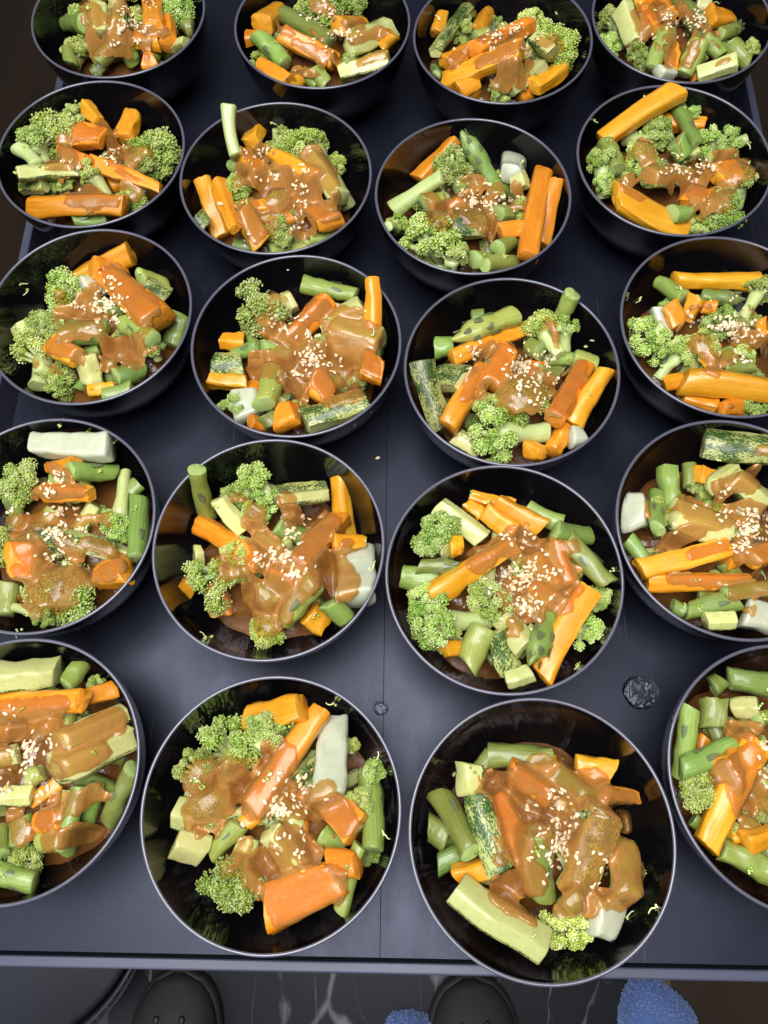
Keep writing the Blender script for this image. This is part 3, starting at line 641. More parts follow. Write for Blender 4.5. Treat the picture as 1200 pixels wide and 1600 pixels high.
def broccoli_proto(seed, loose):
    r = np.random.RandomState(seed); rr = random.Random(seed)
    # sub-florets over a cap, node at origin, growing to +z, unit radius
    nsub = rr.choice((15, 18, 21)); C = []
    tries = 0
    flat = rr.uniform(.45, .75); lop = np.array([rr.uniform(-.18, .18), rr.uniform(-.18, .18), 0])
    while len(C) < nsub and tries < 1500:
        tries += 1
        v = r.normal(size=3); v /= np.linalg.norm(v)
        if v[2] < -.30: continue
        c = v * [.76, .76, flat] * rr.uniform(.72, 1.12) + [0, 0, .28] + lop * v[2]
        if all(np.linalg.norm(c - q[0]) > .30 for q in C): C.append((c, rr.uniform(.17, .31)))
    buds = Acc(); br = Acc()
    for c, R in C:
        base = rr.uniform(.28, .72)
        o = c - [0, 0, -.05]; o = o / np.linalg.norm(o)
        buds.add(ICO2[0] * R * .74 + c, ICO2[1], base * .8)
        nb = int(250 * (R / .30) ** 1.7)
        for k in range(nb):
            v = r.normal(size=3); v /= np.linalg.norm(v)
            if v @ o < -.35: continue
            p = c + v * R * rr.uniform(.72, 1.02 + .22 * loose)
            if any(np.linalg.norm(p - q[0]) < q[1] * .72 for q in C if q[0] is not c): continue
            s = rr.uniform(.022, .040)
            tn = min(1, max(0, base + rr.gauss(0, .16) + .12))
            buds.add(ICO1[0] * [s, s, s * 1.15] + p, ICO1[1], tn)
        for k in range(5):                                   # fine stems between the buds
            v = r.normal(size=3); v = v / np.linalg.norm(v) * .8 + o; v /= np.linalg.norm(v)
            V, F, _ = tube([tuple(c - o * R * .6), tuple(c + v * R * .5), tuple(c + v * R * (1.0 + .1 * loose))], [.05, .034, .022], 5); br.add(V, F)
        mid = c * .5 + [0, 0, -.06]
        V, F, _ = tube([(0, 0, -.32), tuple(mid * .6 + np.array([0, 0, -.10])), tuple(mid), tuple(c)], [.16, .11, .08, .40 * R], 8)
        br.add(V, F)
    return buds.mesh('bud_cluster', 'buds'), br.mesh('branches', 'stalk')
BROC = [broccoli_proto(100 + i, (0.3, 1.0, .6, 1.4)[i % 4]) for i in range(8)]
# seed
V = ICO2[0].copy(); V = V * [.00175, .00105, .00055]; V[:, 1] *= 1 - .32 * (V[:, 0] / .00175)
SEED_VF = (V, ICO2[1])
me_seed = make_mesh('sesame_seed', V, ICO2[1], 'sesame', tone=np.zeros(len(V)))

# ------------------------------------------------------------------ heaping the pieces up
GN = 137; GH = 0.0685
gx = np.linspace(-GH, GH, GN)
GX, GY = np.meshgrid(gx, gx, indexing='ij'); GR = np.hypot(GX, GY)
class Pile:
    def __init__(s, key):
        s.key = key; s.c = np.array(BOWL[key]); s.org = CROP[key]
        s.H = np.where(GR < .0632, wall_z(np.minimum(GR, .0632)), np.where(GR < .0655, 0.0, -.06))
        s.W = s.H.copy()
        s.polys = ([], []); s.items = []
    def px(s, x, y): return s.org[0] + x * s.org[2], s.org[1] + y * s.org[2]
    def at(s, P):       # heights at bowl-local xy points
        i = np.clip(np.rint((P[:, 0] + GH) / (2 * GH) * (GN - 1)).astype(int), 0, GN - 1)
        j = np.clip(np.rint((P[:, 1] + GH) / (2 * GH) * (GN - 1)).astype(int), 0, GN - 1)
        return s.H[i, j]
    def loc(s, x, y, z):
        p = unproject(*s.px(x, y), RIM_Z + z); return np.array([p[0] - s.c[0], p[1] - s.c[1], z])
    def keep_in(s, P, half, up=False):
        # push a point inwards until the piece's half width clears the wall at its height
        if up and P[2] > -.004: return P
        r = math.hypot(P[0], P[1]); lim = wall_r(min(P[2] - half * .25, -.0015)) - half * .55
        if r > lim > 0: P = P.copy(); P[:2] *= lim / r
        return P
    def support(s, A, B, wd, cap):
        ts = np.linspace(0, 1, 17); n = np.array([-(B - A)[1], (B - A)[0]]); n = n / (np.linalg.norm(n) + 1e-9)
        h = np.full(17, -1.0)
        for q in (-.36, -.18, 0, .18, .36):
            P = A[None, :2] + ts[:, None] * (B - A)[None, :2] + n * q * wd
            hh = s.at(P)
            if cap is not None: hh = np.minimum(hh, cap)
            h = np.maximum(h, hh)
        best = (-9, 0)
        for i in range(0, 9):
            for j in range(8, 17):
                if i == j: v, sl = h[i], 0.0
                else:
                    sl = (h[j] - h[i]) / (ts[j] - ts[i]); v = h[i] + sl * (.5 - ts[i])
                if v > best[0]: best = (v, sl)
        v, sl = best
        Ln = np.linalg.norm((B - A)[:2]) + 1e-6
        mx = .62 * Ln
        sl = max(-mx, min(mx, sl))
        return v - sl / 2, v + sl / 2
    def raster(s, A, B, wd, ht):
        d = (B - A)[:2]; Ln = np.linalg.norm(d) + 1e-9; u = d / Ln
        t = ((GX - A[0]) * u[0] + (GY - A[1]) * u[1]) / Ln
        q = (-(GX - A[0]) * u[1] + (GY - A[1]) * u[0]) / (wd / 2)
        m = (t > -.02) & (t < 1.02) & (np.abs(q) < 1)
        z = A[2] + (B[2] - A[2]) * t + ht / 2 * np.sqrt(np.clip(1 - q ** 4, 0, 1))
        s.H = np.where(m, np.maximum(s.H, z), s.H)
    def bvh_add(s, V, F):
        n = len(s.polys[0]); s.polys[0].extend([tuple(v) for v in V]); s.polys[1].extend([tuple(i + n for i in f) for f in F])

KIND = {'C': ('carrot_stick', 'carrot'), 'A': ('asparagus_segment', 'asparagus'), 'T': ('asparagus_tip', 'asparagus'), 'Z': ('zucchini_wedge', 'zucchini'),
        'F': ('zucchini_wedge', 'zucchini'), 'W': ('pale_stem_chunk', 'stem chunk'), 'S': ('broccoli_stalk', 'broccoli'), 'B': ('broccoli_floret', 'broccoli')}
seedno = [1000]
def frame(A, B, rollz=0.0):
    x = Vector(B - A).normalized(); z = Vector((0, 0, 1)); y = z.cross(x)
    if y.length < .05: y = Vector((0, 1, 0))
    y.normalize(); z = x.cross(y)
    mid = Vector((A + B) / 2)
    return Matrix(((x.x, y.x, z.x, mid.x), (x.y, y.y, z.y, mid.y), (x.z, y.z, z.z, mid.z), (0, 0, 0, 1)))

def place_stick(pile, kind, x0, y0, x1, y1, wz, up=False, filler=False, given=None):
    seedno[0] += 1; sd = seedno[0]; r = random.Random(sd)
    if given is None:
        zA = zB = -.014
        for it in range(4):
            A = pile.loc(x0, y0, zA); B = pile.loc(x1, y1, zB)
            wd = wz * pile.org[2] * m_per_px(np.array([A[0] + pile.c[0], A[1] + pile.c[1], RIM_Z + zA]))
            ht = wd * (.86 if wd < .0135 else .86 - min(.34, (wd - .0135) * 60))
            if kind == 'C': wd *= .90; ht *= .86
            if kind in 'AT': ht = wd * .95
            if kind in 'ZF': ht = wd * .72
            if up:
                # one end stands on the heap, the other rests against or over the rim
                ends = [A, B]; rr = [np.linalg.norm(e[:2]) for e in ends]; o = int(rr[1] > rr[0])
                zi = float(pile.at(ends[1 - o][None, :2])[0]); zi = min(zi, -.010) + ht * .3
                zo = max(zi + .004, .0035 + ht * .35) if rr[o] > .058 else zi + .016
                zs = [0, 0]; zs[o] = zo; zs[1 - o] = zi; zA, zB = zs
            else:
                A = pile.keep_in(A, wd / 2); B = pile.keep_in(B, wd / 2)
                a, c = pile.support(A, B, wd, -.010)
                k = .30 * ht                              # soft pieces settle into each other
                zA, zB = a + k, c + k
        A = pile.loc(x0, y0, zA); B = pile.loc(x1, y1, zB)
        if not up: A = pile.keep_in(A, wd / 2); B = pile.keep_in(B, wd / 2)
    else:
        A, B, wd = given; ht = wd * .9
        a, c = pile.support(A, B, wd, -.02); A = A.copy(); B = B.copy(); A[2] = a + .3 * ht; B[2] = c + .3 * ht
    Lh = max(np.linalg.norm(B - A) / 2, .0025)
    pile.raster(A, B, wd, ht)
    mw = Matrix.Translation((pile.c[0], pile.c[1], RIM_Z)) @ frame(A, B)
    nm, cat = KIND[kind]
    root = None
    if kind == 'C':
        V, F, caps = carrot_mesh(Lh, wd, ht, sd)
        if Lh * 2 < wd * 1.5: nm = 'carrot_chunk'
        fm = [0] * len(F)
        for q in caps: fm[q] = 1
        root = link(nm, crisp(make_mesh(nm, V, F, ['carrot', 'carrot_cut'], fm=fm)), None, mw); tris = [(V, F)]
    elif kind in 'AT':
        V, F, caps = asparagus_mesh(Lh, wd, sd, kind == 'T')
        fm = [0] * len(F)
        for q in (caps if kind == 'A' else caps[:18]): fm[q] = 1
        tris = [(V, F)]
        root = bpy.data.objects.new(nm, None); COL.objects.link(root); root.matrix_basis = mw; root.empty_display_size = .01
        link('stalk', crisp(make_mesh('stalk', V, F, ['asparagus', 'asparagus_cut'], fm=fm), 50), root)
        nb = 0
        if kind == 'T': nb = 15
        elif Lh > wd * 1.0 and r.random() < .75: nb = r.choice((1, 1, 2))
        for q in range(nb):
            if kind == 'T':
                t = .30 + .62 * q / 15; x = -Lh + 2 * Lh * t; ang = q * 2.4
                k = 1.0 + .10 * math.sin((t - .35) / .65 * math.pi) - .80 * max(0, (t - .55) / .45) ** 1.6
                lv, lf = leaf_patch(x, ang, wd * (.55 - .2 * t), wd * .26 * max(.45, k), wd / 2 * max(.25, k), wd * .05)
                lv = [(a, c + .12 * Lh * ((a / Lh + 1) / 2) ** 2, d) for a, c, d in lv]
            else:
                lv, lf = leaf_patch(r.uniform(-.6, .2) * Lh, r.uniform(.4, 2.7), wd * .62, wd * .24, wd / 2 * 1.0, wd * .035)
            link('bract', make_mesh('bract', lv, lf, 'bract'), root)
    elif kind in 'ZF':
        roll = r.uniform(-.25, .25) if kind == 'Z' else math.pi + r.choice((-1, 1)) * r.uniform(.25, 1.0)
        if filler: roll = r.uniform(0, 6.28)
        V, F, Vs, Fs = zucchini_mesh(Lh, wd, ht, sd, roll)
        root = bpy.data.objects.new(nm, None); COL.objects.link(root); root.matrix_basis = mw; root.empty_display_size = .01
        link('flesh', crisp(make_mesh('flesh', V, F, 'flesh')), root); link('skin', crisp(make_mesh('skin', Vs, Fs, 'skin')), root)
        tris = [(V, F), (Vs, Fs)]
    else:
        sec = knife_section(wd, ht, r, .14, .10) if kind == 'W' else sup(24, wd / 2, ht / 2, 2.4)
        R = stick_rings(Lh, sec, r, min(.0016, Lh * .3), r.uniform(-.1, .1) if kind == 'W' else -.12, r.uniform(-1, 1) * Lh * (.04 if kind == 'W' else .16), (r.uniform(-.3, .3), r.uniform(-.3, .3)), bulge=-.0 if kind == 'W' else -.22)
        V, F, caps = loft(R); V = V + wob(sd, wd * .045, 200)(V)
        root = link(nm, make_mesh(nm, V, F, 'white' if kind == 'W' else 'stalk'), None, mw); tris = [(V, F)]
    mm = np.array(mw)
    for V, F in tris: pile.bvh_add(np.asarray(V) @ mm[:3, :3].T + mm[:3, 3], F)
    pile.items.append(dict(o=root, kind=kind, A=A, B=B, L=2 * Lh, w=wd, filler=filler, nm=nm, cat=cat))

def place_broccoli(pile, x0, y0, x1, y1, wz, given=None):
    seedno[0] += 1; sd = seedno[0]; r = random.Random(sd)
    if given is None:
        z = -.014; za = -.02
        for it in range(4):
            C = pile.loc(x1, y1, z)
            rad = 1.24 * wz / 2 * pile.org[2] * m_per_px(np.array([C[0] + pile.c[0], C[1] + pile.c[1], RIM_Z + z]))
            C = pile.keep_in(C, rad * 1.55)
            a = np.linspace(0, 6.28, 9)[:-1]
            P = np.concatenate([[C[:2]]] + [C[:2] + q * rad * np.stack([np.cos(a), np.sin(a)], 1) for q in (.3, .55)])
            h = np.minimum(pile.at(P), -.014)
            z = float(np.percentile(h, 80)) + rad * .42
            A = pile.loc(x0, y0, za)
            za = min(float(pile.at(A[None, :2])[0]), -.010) + rad * .18
        C[2] = z; C = pile.keep_in(C, rad * 1.55); A[2] = za; A = pile.keep_in(A, rad * .5)
    else:
        C, rad = given; C = C.copy(); C[2] = float(pile.at(C[None, :2])[0]) + rad * .35; A = C + [0, 0, -rad]
    d = C - A; dl = np.linalg.norm(d[:2])
    if dl < rad * .75:
        ax = Vector((d[0] / rad * .6 + r.uniform(-.3, .3), d[1] / rad * .6 + r.uniform(-.3, .3), 1.0)).normalized()
        Lst = rad * .8
    else:
        ax = Vector((d[0] / dl, d[1] / dl, .55 if dl < 2 * rad else .25)).normalized()
        Lst = None
    node = Vector(C) - ax * rad * .45
    q = ax.to_track_quat('Z', 'Y') @ __import__('mathutils').Quaternion((0, 0, 1), r.uniform(0, 6.28))
    root = bpy.data.objects.new('broccoli_floret', None); COL.objects.link(root); root.empty_display_size = .01
    mw = Matrix.Translation((pile.c[0], pile.c[1], RIM_Z)) @ Matrix.Translation(node) @ q.to_matrix().to_4x4()
    root.matrix_basis = mw
    hb, bb = BROC[r.randrange(len(BROC))]
    S = Matrix.Diagonal((rad * 1.02, rad * 1.02 * r.uniform(.85, 1.05), rad * r.uniform(.85, 1.0), 1))
    link('bud_cluster', hb, root, S); link('branches', bb, root, S)
    inv = (Matrix.Translation(node) @ q.to_matrix().to_4x4()).inverted()
    n0 = Vector((0, 0, rad * .12)); base = (inv @ Vector(A)) if Lst is None else Vector((r.uniform(-.2, .2) * rad, r.uniform(-.2, .2) * rad, -Lst))
    sr = min(rad * .34, .0062)
    mid = (n0 + base) / 2 + Vector((r.uniform(-1, 1), r.uniform(-1, 1), 0)) * rad * .06
    tip = base + (base - mid).normalized() * .0001
    V, F, caps = tube([n0, n0 * .55 + mid * .45, mid, mid * .4 + base * .6, base - (base - mid) * .04, base, tip], [sr * 1.35, sr * 1.12, sr * .95, sr * .95, sr * 1.02, sr * .96, sr * .82], 14)
    V = V + wob(sd, sr * .10, 250)(V)
    link('stalk', make_mesh('stalk', V, F, 'stalk'), root)
    mm = np.array(mw)
    pile.bvh_add(V @ mm[:3, :3].T + mm[:3, 3], F)
    D = ICO2[0] * [rad * .93, rad * .93, rad * .80] + [0, 0, rad * .30]
    pile.bvh_add(D @ mm[:3, :3].T + mm[:3, 3], ICO2[1])
    dd = np.hypot(GX - C[0], GY - C[1]) / rad
    pile.H = np.where(dd < .95, np.maximum(pile.H, C[2] + rad * .62 * np.sqrt(np.clip(1 - dd ** 2, 0, 1))), pile.H)
    pile.raster(np.asarray(A), C, sr * 2, sr * 2)
    pile.items.append(dict(o=root, kind='B', A=np.asarray(A), B=C, L=2 * rad, w=2 * rad, filler=given is not None, nm='broccoli_floret', cat='broccoli'))

def parse(t): return [s.split() for s in t.replace('\n', ';').split(';') if s.strip()]
def gblur(a, sig):
    k = int(3 * sig) + 1; x = np.arange(-k, k + 1); g = np.exp(-x * x / (2 * sig * sig)); g /= g.sum()
    p = np.pad(a, k, mode='edge')
    p = sum(g[i] * p[i:i + a.shape[0], :] for i in range(2 * k + 1))
    return sum(g[i] * p[:, i:i + a.shape[1]] for i in range(2 * k + 1))

LEVEL = {'53': -.027, '42': -.027, '43': -.020, '33': -.023, '52': -.024}
piles = {}
loose_seeds = []
for key in ('53', '52', '43', '42', '54', '51', '44', '41', '33', '32', '34', '31', '23', '22', '24', '21', '13', '12', '14', '11'):
    pile = Pile(key); piles[key] = pile
    spec = parse(FOOD[key][0])
    pts = np.array([pile.loc((float(s[1]) + float(s[3])) / 2, (float(s[2]) + float(s[4])) / 2, -.016)[:2] for s in spec])
    cen = pts.mean(0) * .75; spread = float(np.percentile(np.hypot(*(pts - cen).T), 80))
    # sauce and cooking juice lying under the heap
    lev = LEVEL.get(key, -.022); rad = min(.046, max(.034, spread * 1.15))
    dome = lev - .016 * (np.hypot(GX - cen[0], GY - cen[1]) / rad) ** 2.2
    nz = wob(int(key), .0025, 160)(np.stack([GX.ravel(), GY.ravel(), 0 * GX.ravel()], 1))[:, 0].reshape(GX.shape)
    dome = np.maximum(dome + nz, -.0516 + nz * .05)
    pile.dome = dome
    pile.H = np.maximum(pile.H, np.where(GR < .06, dome, -1))
    r = random.Random(int(key))
    for q in range(13):                                    # pieces at the bottom, seen only through the gaps
        a = q * 2.4 + r.random(); d = rad * (.25 + .75 * r.random()); p = cen + d * np.array([math.cos(a), math.sin(a)])
        lim = .040 / max(.040, np.linalg.norm(p)); p = p * lim
        a2 = r.uniform(0, 3.14); ln = r.uniform(.012, .022); u = np.array([math.cos(a2), math.sin(a2)]) * ln / 2
        kd = r.choice('AAFCBAFB')
        if kd == 'B': place_broccoli(pile, 0, 0, 0, 0, 0, given=(np.array([p[0], p[1], 0.]), r.uniform(.006, .009)))
        else: place_stick(pile, kd, 0, 0, 0, 0, 0, filler=True, given=(np.array([*(p - u), 0.]), np.array([*(p + u), 0.]), r.uniform(.008, .011)))
    for s in spec:
        v = list(map(float, s[1:6])); up = len(s) > 6
        if s[0] == 'B': place_broccoli(pile, *v)
        else: place_stick(pile, s[0], *v, up=up)

# ------------------------------------------------------------------ sauce poured over the heaps
SN = 160; SH = .0635
sx = np.linspace(-SH, SH, SN)
SX, SY = np.meshgrid(sx, sx, indexing='ij'); SR = np.hypot(SX, SY)
for key, pile in piles.items():
    # pool mesh under the heap
    V = []; F = []; NA, NR = 72, 14
    for q in range(NA):
        ca, sa = math.cos(q / NA * 6.283185), math.sin(q / NA * 6.283185); rm = .0
        for rt in np.linspace(.010, .060, 101):
            dz = float(pile.dome[int(round((rt * ca + GH) / (2 * GH) * (GN - 1))), int(round((rt * sa + GH) / (2 * GH) * (GN - 1)))])
            if dz > wall_z(rt) - .0003: rm = rt
            else: break
        for k in range(NR):
            rt = rm * (k + 1) / NR
            dz = float(pile.dome[int(round((rt * ca + GH) / (2 * GH) * (GN - 1))), int(round((rt * sa + GH) / (2 * GH) * (GN - 1)))])
            V.append((rt * ca, rt * sa, dz if k < NR - 1 else min(dz, float(wall_z(rt)) - .0002)))
    V.append((0, 0, float(pile.dome[GN // 2, GN // 2])))
    for q in range(NA):
        q2 = (q + 1) % NA
        F.append((len(V) - 1, q * NR, q2 * NR))
        for k in range(NR - 1): F.append((q * NR + k, q * NR + k + 1, q2 * NR + k + 1, q2 * NR + k))
    pool_me = make_mesh('pool', V, F, 'pool')
    off = np.array([pile.c[0], pile.c[1], RIM_Z])
    pile.bvh_add(np.array(V) + off, F)
    bv = BVHTree.FromPolygons(pile.polys[0], pile.polys[1])
    h = np.full((SN, SN), np.nan)
    dn = Vector((0, 0, -1))
    for i in range(SN):
        for j in range(SN):
            if SR[i, j] > .0615: continue
            hit = bv.ray_cast(Vector((SX[i, j] + pile.c[0], SY[i, j] + pile.c[1], RIM_Z + .08)), dn)
            wz = float(wall_z(SR[i, j]))
            h[i, j] = max(hit[0].z - RIM_Z, wz) if hit[0] is not None else wz
    h = np.where(np.isnan(h), np.nan_to_num(wall_z(np.minimum(SR, .0632))), h)
    cell = sx[1] - sx[0]
    def spread(a, rad, fn):
        k = int(round(rad / cell)); p = np.pad(a, k, mode='edge'); o = None
        for di in range(-k, k + 1):
            for dj in range(-k, k + 1):
                if di * di + dj * dj > k * k: continue
                w_ = p[k + di:k + di + SN, k + dj:k + dj + SN]; o = w_ if o is None else fn(o, w_)
        return o
    closed = spread(spread(h, .0034, np.maximum), .0034, np.minimum)
    hs = gblur(closed, .0016 / cell)
    P = np.stack([SX + pile.c[0], SY + pile.c[1], hs + RIM_Z], -1)
    q = project(P.reshape(-1, 3))
    zx = (q[:, 0] - pile.org[0]) / pile.org[2]; zy = (q[:, 1] - pile.org[1]) / pile.org[2]
    W3 = np.stack([SX.ravel(), SY.ravel(), hs.ravel()], 1)
    nz = wob(int(key) + 50, 1.0, 330)(W3)[:, 0] * 9 + wob(int(key) + 70, 1.0, 900)(W3)[:, 0] * 2
    m = np.full(len(zx), -99.)
    for s in parse(FOOD[key][1]):
        x0, y0, x1, y1, rr = map(float, s)
        d = np.array([x1 - x0, y1 - y0]); l2 = d @ d + 1e-6
        t = np.clip(((zx - x0) * d[0] + (zy - y0) * d[1]) / l2, 0, 1)
        dist = np.hypot(zx - x0 - t * d[0], zy - y0 - t * d[1])
        m = np.maximum(m, rr * 1.12 + 9 - dist)
    m = ((m + nz + 7) * pile.org[2] / 15).reshape(SN, SN)
    m = np.where(SR > .060, -1, m)
    fill = np.minimum(gblur(closed, .0018 / cell) - .0011, h + .014)
    h1 = spread(h, 1.5 * cell, np.maximum)
    full = np.maximum(h + .0010, fill)
    full = gblur(full, .0013 / cell); full = np.maximum(full, gblur(h1, .8) + .0007)
    full = np.maximum(full * .4 + gblur(full, .0009 / cell) * .6, h + .0005)
    deep = gblur(np.clip((closed - h - .005) / .004, 0, 1), .0008 / cell)
    m = m - deep * .8 * np.clip(1.6 - m, 0, 1)
    low = gblur(np.clip((.0025 - (h - wall_z(np.minimum(SR, .0632)))) / .003, 0, 1), .0008 / cell)
    m = m - 2.5 * low * (SR > .03)
    e = np.clip(m, 0, 1); e = e * e * (3 - 2 * e)
    hlow = gblur(spread(h, 1.5 * cell, np.minimum), .7)
    s_ = (hlow - .0010) * (1 - e) + full * e
    s_ = np.maximum(s_, np.where(SR < .062, wall_z(np.minimum(SR, .062)) + .0004, -1))
    film = np.clip(full - h, 0, .004) * e ** 1.6
    rg = np.pad(s_, 1, mode='edge')
    nb9 = [rg[1 + a_:1 + a_ + SN, 1 + c_:1 + c_ + SN] for a_ in (-1, 0, 1) for c_ in (-1, 0, 1)]
    rg = np.max(nb9, 0) - np.min(nb9, 0)
    steep = gblur(np.clip((rg - .0045) / .003, 0, 1), 1.2)
    keep = (m > .02) & ~((steep > .45) & (e < .75))
    idx = -np.ones((SN, SN), int); V = []; F = []; fi = []
    ii, jj = np.nonzero(keep)
    for i, j in zip(ii, jj): idx[i, j] = len(V); V.append((SX[i, j], SY[i, j], s_[i, j])); fi.append(film[i, j])
    for i, j in zip(ii, jj):
        if i + 1 < SN and j + 1 < SN:
            q = (idx[i, j], idx[i + 1, j], idx[i + 1, j + 1], idx[i, j + 1])
            if min(q) >= 0:
                F.append(tuple(map(int, q)))
    ec = {}
    for f in F:
        for a_, c_ in zip(f, f[1:] + f[:1]):
            k_ = (a_, c_) if a_ < c_ else (c_, a_); ec[k_] = ec.get(k_, 0) + 1
    nbr = {}
    for (a_, c_), n_ in ec.items():
        if n_ == 1: nbr.setdefault(a_, []).append(c_); nbr.setdefault(c_, []).append(a_)
    V = np.array(V)
    for _ in range(7):                                     # the edge of the poured film runs smoothly
        U = V.copy()
        for a_, l_ in nbr.items():
            if len(l_) == 2: U[a_] = V[a_] * .5 + (V[l_[0]] + V[l_[1]]) * .25
        V = U
    so = link('sauce', make_mesh('sauce', V, F, 'sauce', film=fi), None, Matrix.Translation(off))
    tag(so, 'glossy brown sauce over vegetables in the ' + HANDLE[key], 'sauce', 'sauce over the vegetables')
    link('pool', pool_me, so)
    pile.mask = m
    pile.bvh_add(np.array(V) + off, F)
    pile.bv = BVHTree.FromPolygons(pile.polys[0], pile.polys[1])

# ------------------------------------------------------------------ labels of the pieces
WORD = {'C': 'orange carrot stick', 'A': 'green asparagus segment', 'T': 'scaly asparagus tip', 'Z': 'skin-up zucchini wedge', 'F': 'flesh-up zucchini wedge',
        'W': 'smooth pale stem chunk', 'S': 'bare pale broccoli stalk', 'B': 'broccoli floret'}
def sauced(pile, P):
    i = int(np.clip(round((P[0] + SH) / (2 * SH) * (SN - 1)), 0, SN - 1)); j = int(np.clip(round((P[1] + SH) / (2 * SH) * (SN - 1)), 0, SN - 1))
    return pile.mask[i, j] > .3
for key, pile in piles.items():
    by = {}
    for it in pile.items:
        n = sum(sauced(pile, it['A'] * (1 - t) + it['B'] * t) for t in (.1, .3, .5, .7, .9))
        st = 'bare' if n <= 1 else ('half-sauced' if n <= 3 else 'sauce-coated')
        wd = WORD[it['kind']]
        if it['nm'] == 'carrot_chunk': wd = 'orange carrot chunk'
        if it['filler']: st = 'half-buried small'
        it['base'] = (st, wd)
        by.setdefault((st, wd), []).append(it)
    for (st, wd), its in by.items():
        its.sort(key=lambda i: -i['L'] * (1 if i['kind'] != 'B' else 1))
        left = list(its); names = {}
        big, small = ('largest', 'smallest') if 'floret' in wd or 'chunk' in wd else ('longest', 'shortest')
        if len(left) >= 2 and left[0]['L'] > 1.12 * left[1]['L']: names[id(left[0])] = big; left = left[1:]
        if len(left) >= 2 and left[-1]['L'] < .88 * left[-2]['L']: names[id(left[-1])] = small; left = left[:-1]
        ws = sorted(left, key=lambda i: -i['w'])
        if len(ws) >= 2 and ws[0]['w'] > 1.12 * ws[1]['w'] and 'floret' not in wd: names[id(ws[0])] = 'widest'; left = [i for i in left if i is not ws[0]]
        # otherwise by where it lies in its bowl: towards the table's front edge, its far end, its seam or its outer edge
        for i in its:
            c = (i['A'] + i['B']) / 2; rr = np.hypot(c[0], c[1]); sgn = 1 if pile.c[0] < 0 else -1
            if rr < .018: i['pos'] = 'mid-heap'
            elif abs(c[1]) > abs(c[0]): i['pos'] = 'front-edge side' if c[1] < 0 else 'far side'
            else: i['pos'] = 'seam side' if c[0] * sgn > 0 else 'outer side'
            oth = [j for j in pile.items if j['cat'] != i['cat'] and not j['filler']]
            nb = min(oth, key=lambda j: np.linalg.norm((j['A'] + j['B']) / 2 - c))
            i['by'] = 'by ' + {'C': 'a carrot', 'A': 'asparagus', 'T': 'an asparagus tip', 'Z': 'zucchini', 'F': 'zucchini', 'W': 'a pale chunk', 'S': 'a pale stalk', 'B': 'broccoli'}[nb['kind']]
        pc = {}
        for i in its: pc[i['pos']] = pc.get(i['pos'], 0) + (id(i) not in names)
        for i in its:
            a = names.get(id(i))
            if a: lab = '%s %s %s in the %s' % (a, st, wd, HANDLE[key])
            elif len(its) == 1: lab = '%s %s in the %s' % (st, wd, HANDLE[key])
            elif pc[i['pos']] == 1: lab = '%s %s, %s, in the %s' % (st, wd, i['pos'], HANDLE[key])
            else: lab = '%s %s, %s, %s, in the %s' % (st, wd, i['pos'], i['by'], HANDLE[key])
            if len(lab.split()) > 16: lab = lab.replace('orange ', '').replace('green ', '').replace('in the bowl', 'bowl')
            if len(lab.split()) > 16: lab = lab.replace(i['by'] + ', ', '')
            tag(i['o'], lab, i['cat'], '%s pieces in the %s' % (i['cat'], HANDLE[key]))

    # two or three that still read alike are told apart by size
    same = {}
    for i in pile.items: same.setdefault(i['o']['label'], []).append(i)
    for lab, l_ in same.items():
        if len(l_) not in (2, 3): continue
        l_.sort(key=lambda i: -i['L'])
        if any(l_[k]['L'] < 1.04 * l_[k + 1]['L'] for k in range(len(l_) - 1)): continue
        for i, wd in zip(l_, ('larger', 'smaller') if len(l_) == 2 else ('largest', 'mid-sized', 'smallest')):
            nl = wd + ' ' + lab
            if len(nl.split()) > 16: nl = nl.replace(i['by'] + ', ', '')
            if len(nl.split()) <= 16 and nl not in same: i['o']['label'] = nl

# ------------------------------------------------------------------ sesame seeds
rs = random.Random(3)
seeds = []
for key, pile in piles.items():
    for s in parse(FOOD[key][2]):
        cx, cy, rx, ry, n = map(float, s)
        for k in range(int(n)):
            a = rs.uniform(0, 6.283); d = math.sqrt(rs.random()) if n < 20 else abs(rs.gauss(0, .72))
            x, y = pile.px(cx + rx * d * math.cos(a), cy + ry * d * math.sin(a))
            dr = FWD + RGT * (x - 600) / FPX - UPV * (y - 800) / FPX
            dr = Vector(dr).normalized()
            hit = pile.bv.ray_cast(Vector(CAM), dr)
            if hit[0] is None: continue
            nn = hit[1]
            if nn.z < 0: nn = -nn
            if nn.z < .25: nn = (nn + Vector((0, 0, .6))).normalized()
            nn = (nn + Vector((rs.gauss(0, .25), rs.gauss(0, .25), 0))).normalized()
            p = hit[0] + nn * .0004
            near = sum(1 for q in seeds[-60:] if (q[1] - p).length < .0016)
            p = p + nn * .00035 * min(near, 3)
            seeds.append((key, p, nn, rs.uniform(0, 6.283), rs.uniform(.74, .98)))
def seed_matrix(p, nn, a, s):
    q = nn.to_track_quat('Z', 'Y') @ __import__('mathutils').Quaternion((0, 0, 1), a)
    return Matrix.Translation(p) @ q.to_matrix().to_4x4() @ Matrix.Scale(s, 4)
size = lambda s: -1.0 / ((s[1] - Vector(CAM)).length)
seeds.sort(key=size)
acc = Acc()
tray = unproject(590, 716, TZ)
o = link('sesame_seed', me_seed, None, seed_matrix(Vector((tray[0], tray[1], TZ + .0005)), Vector((0, 0, 1)), .4, 1))
tag(o, 'lone sesame seed lying on the bare table top beside the seam', 'sesame seed', 'fallen sesame seed')
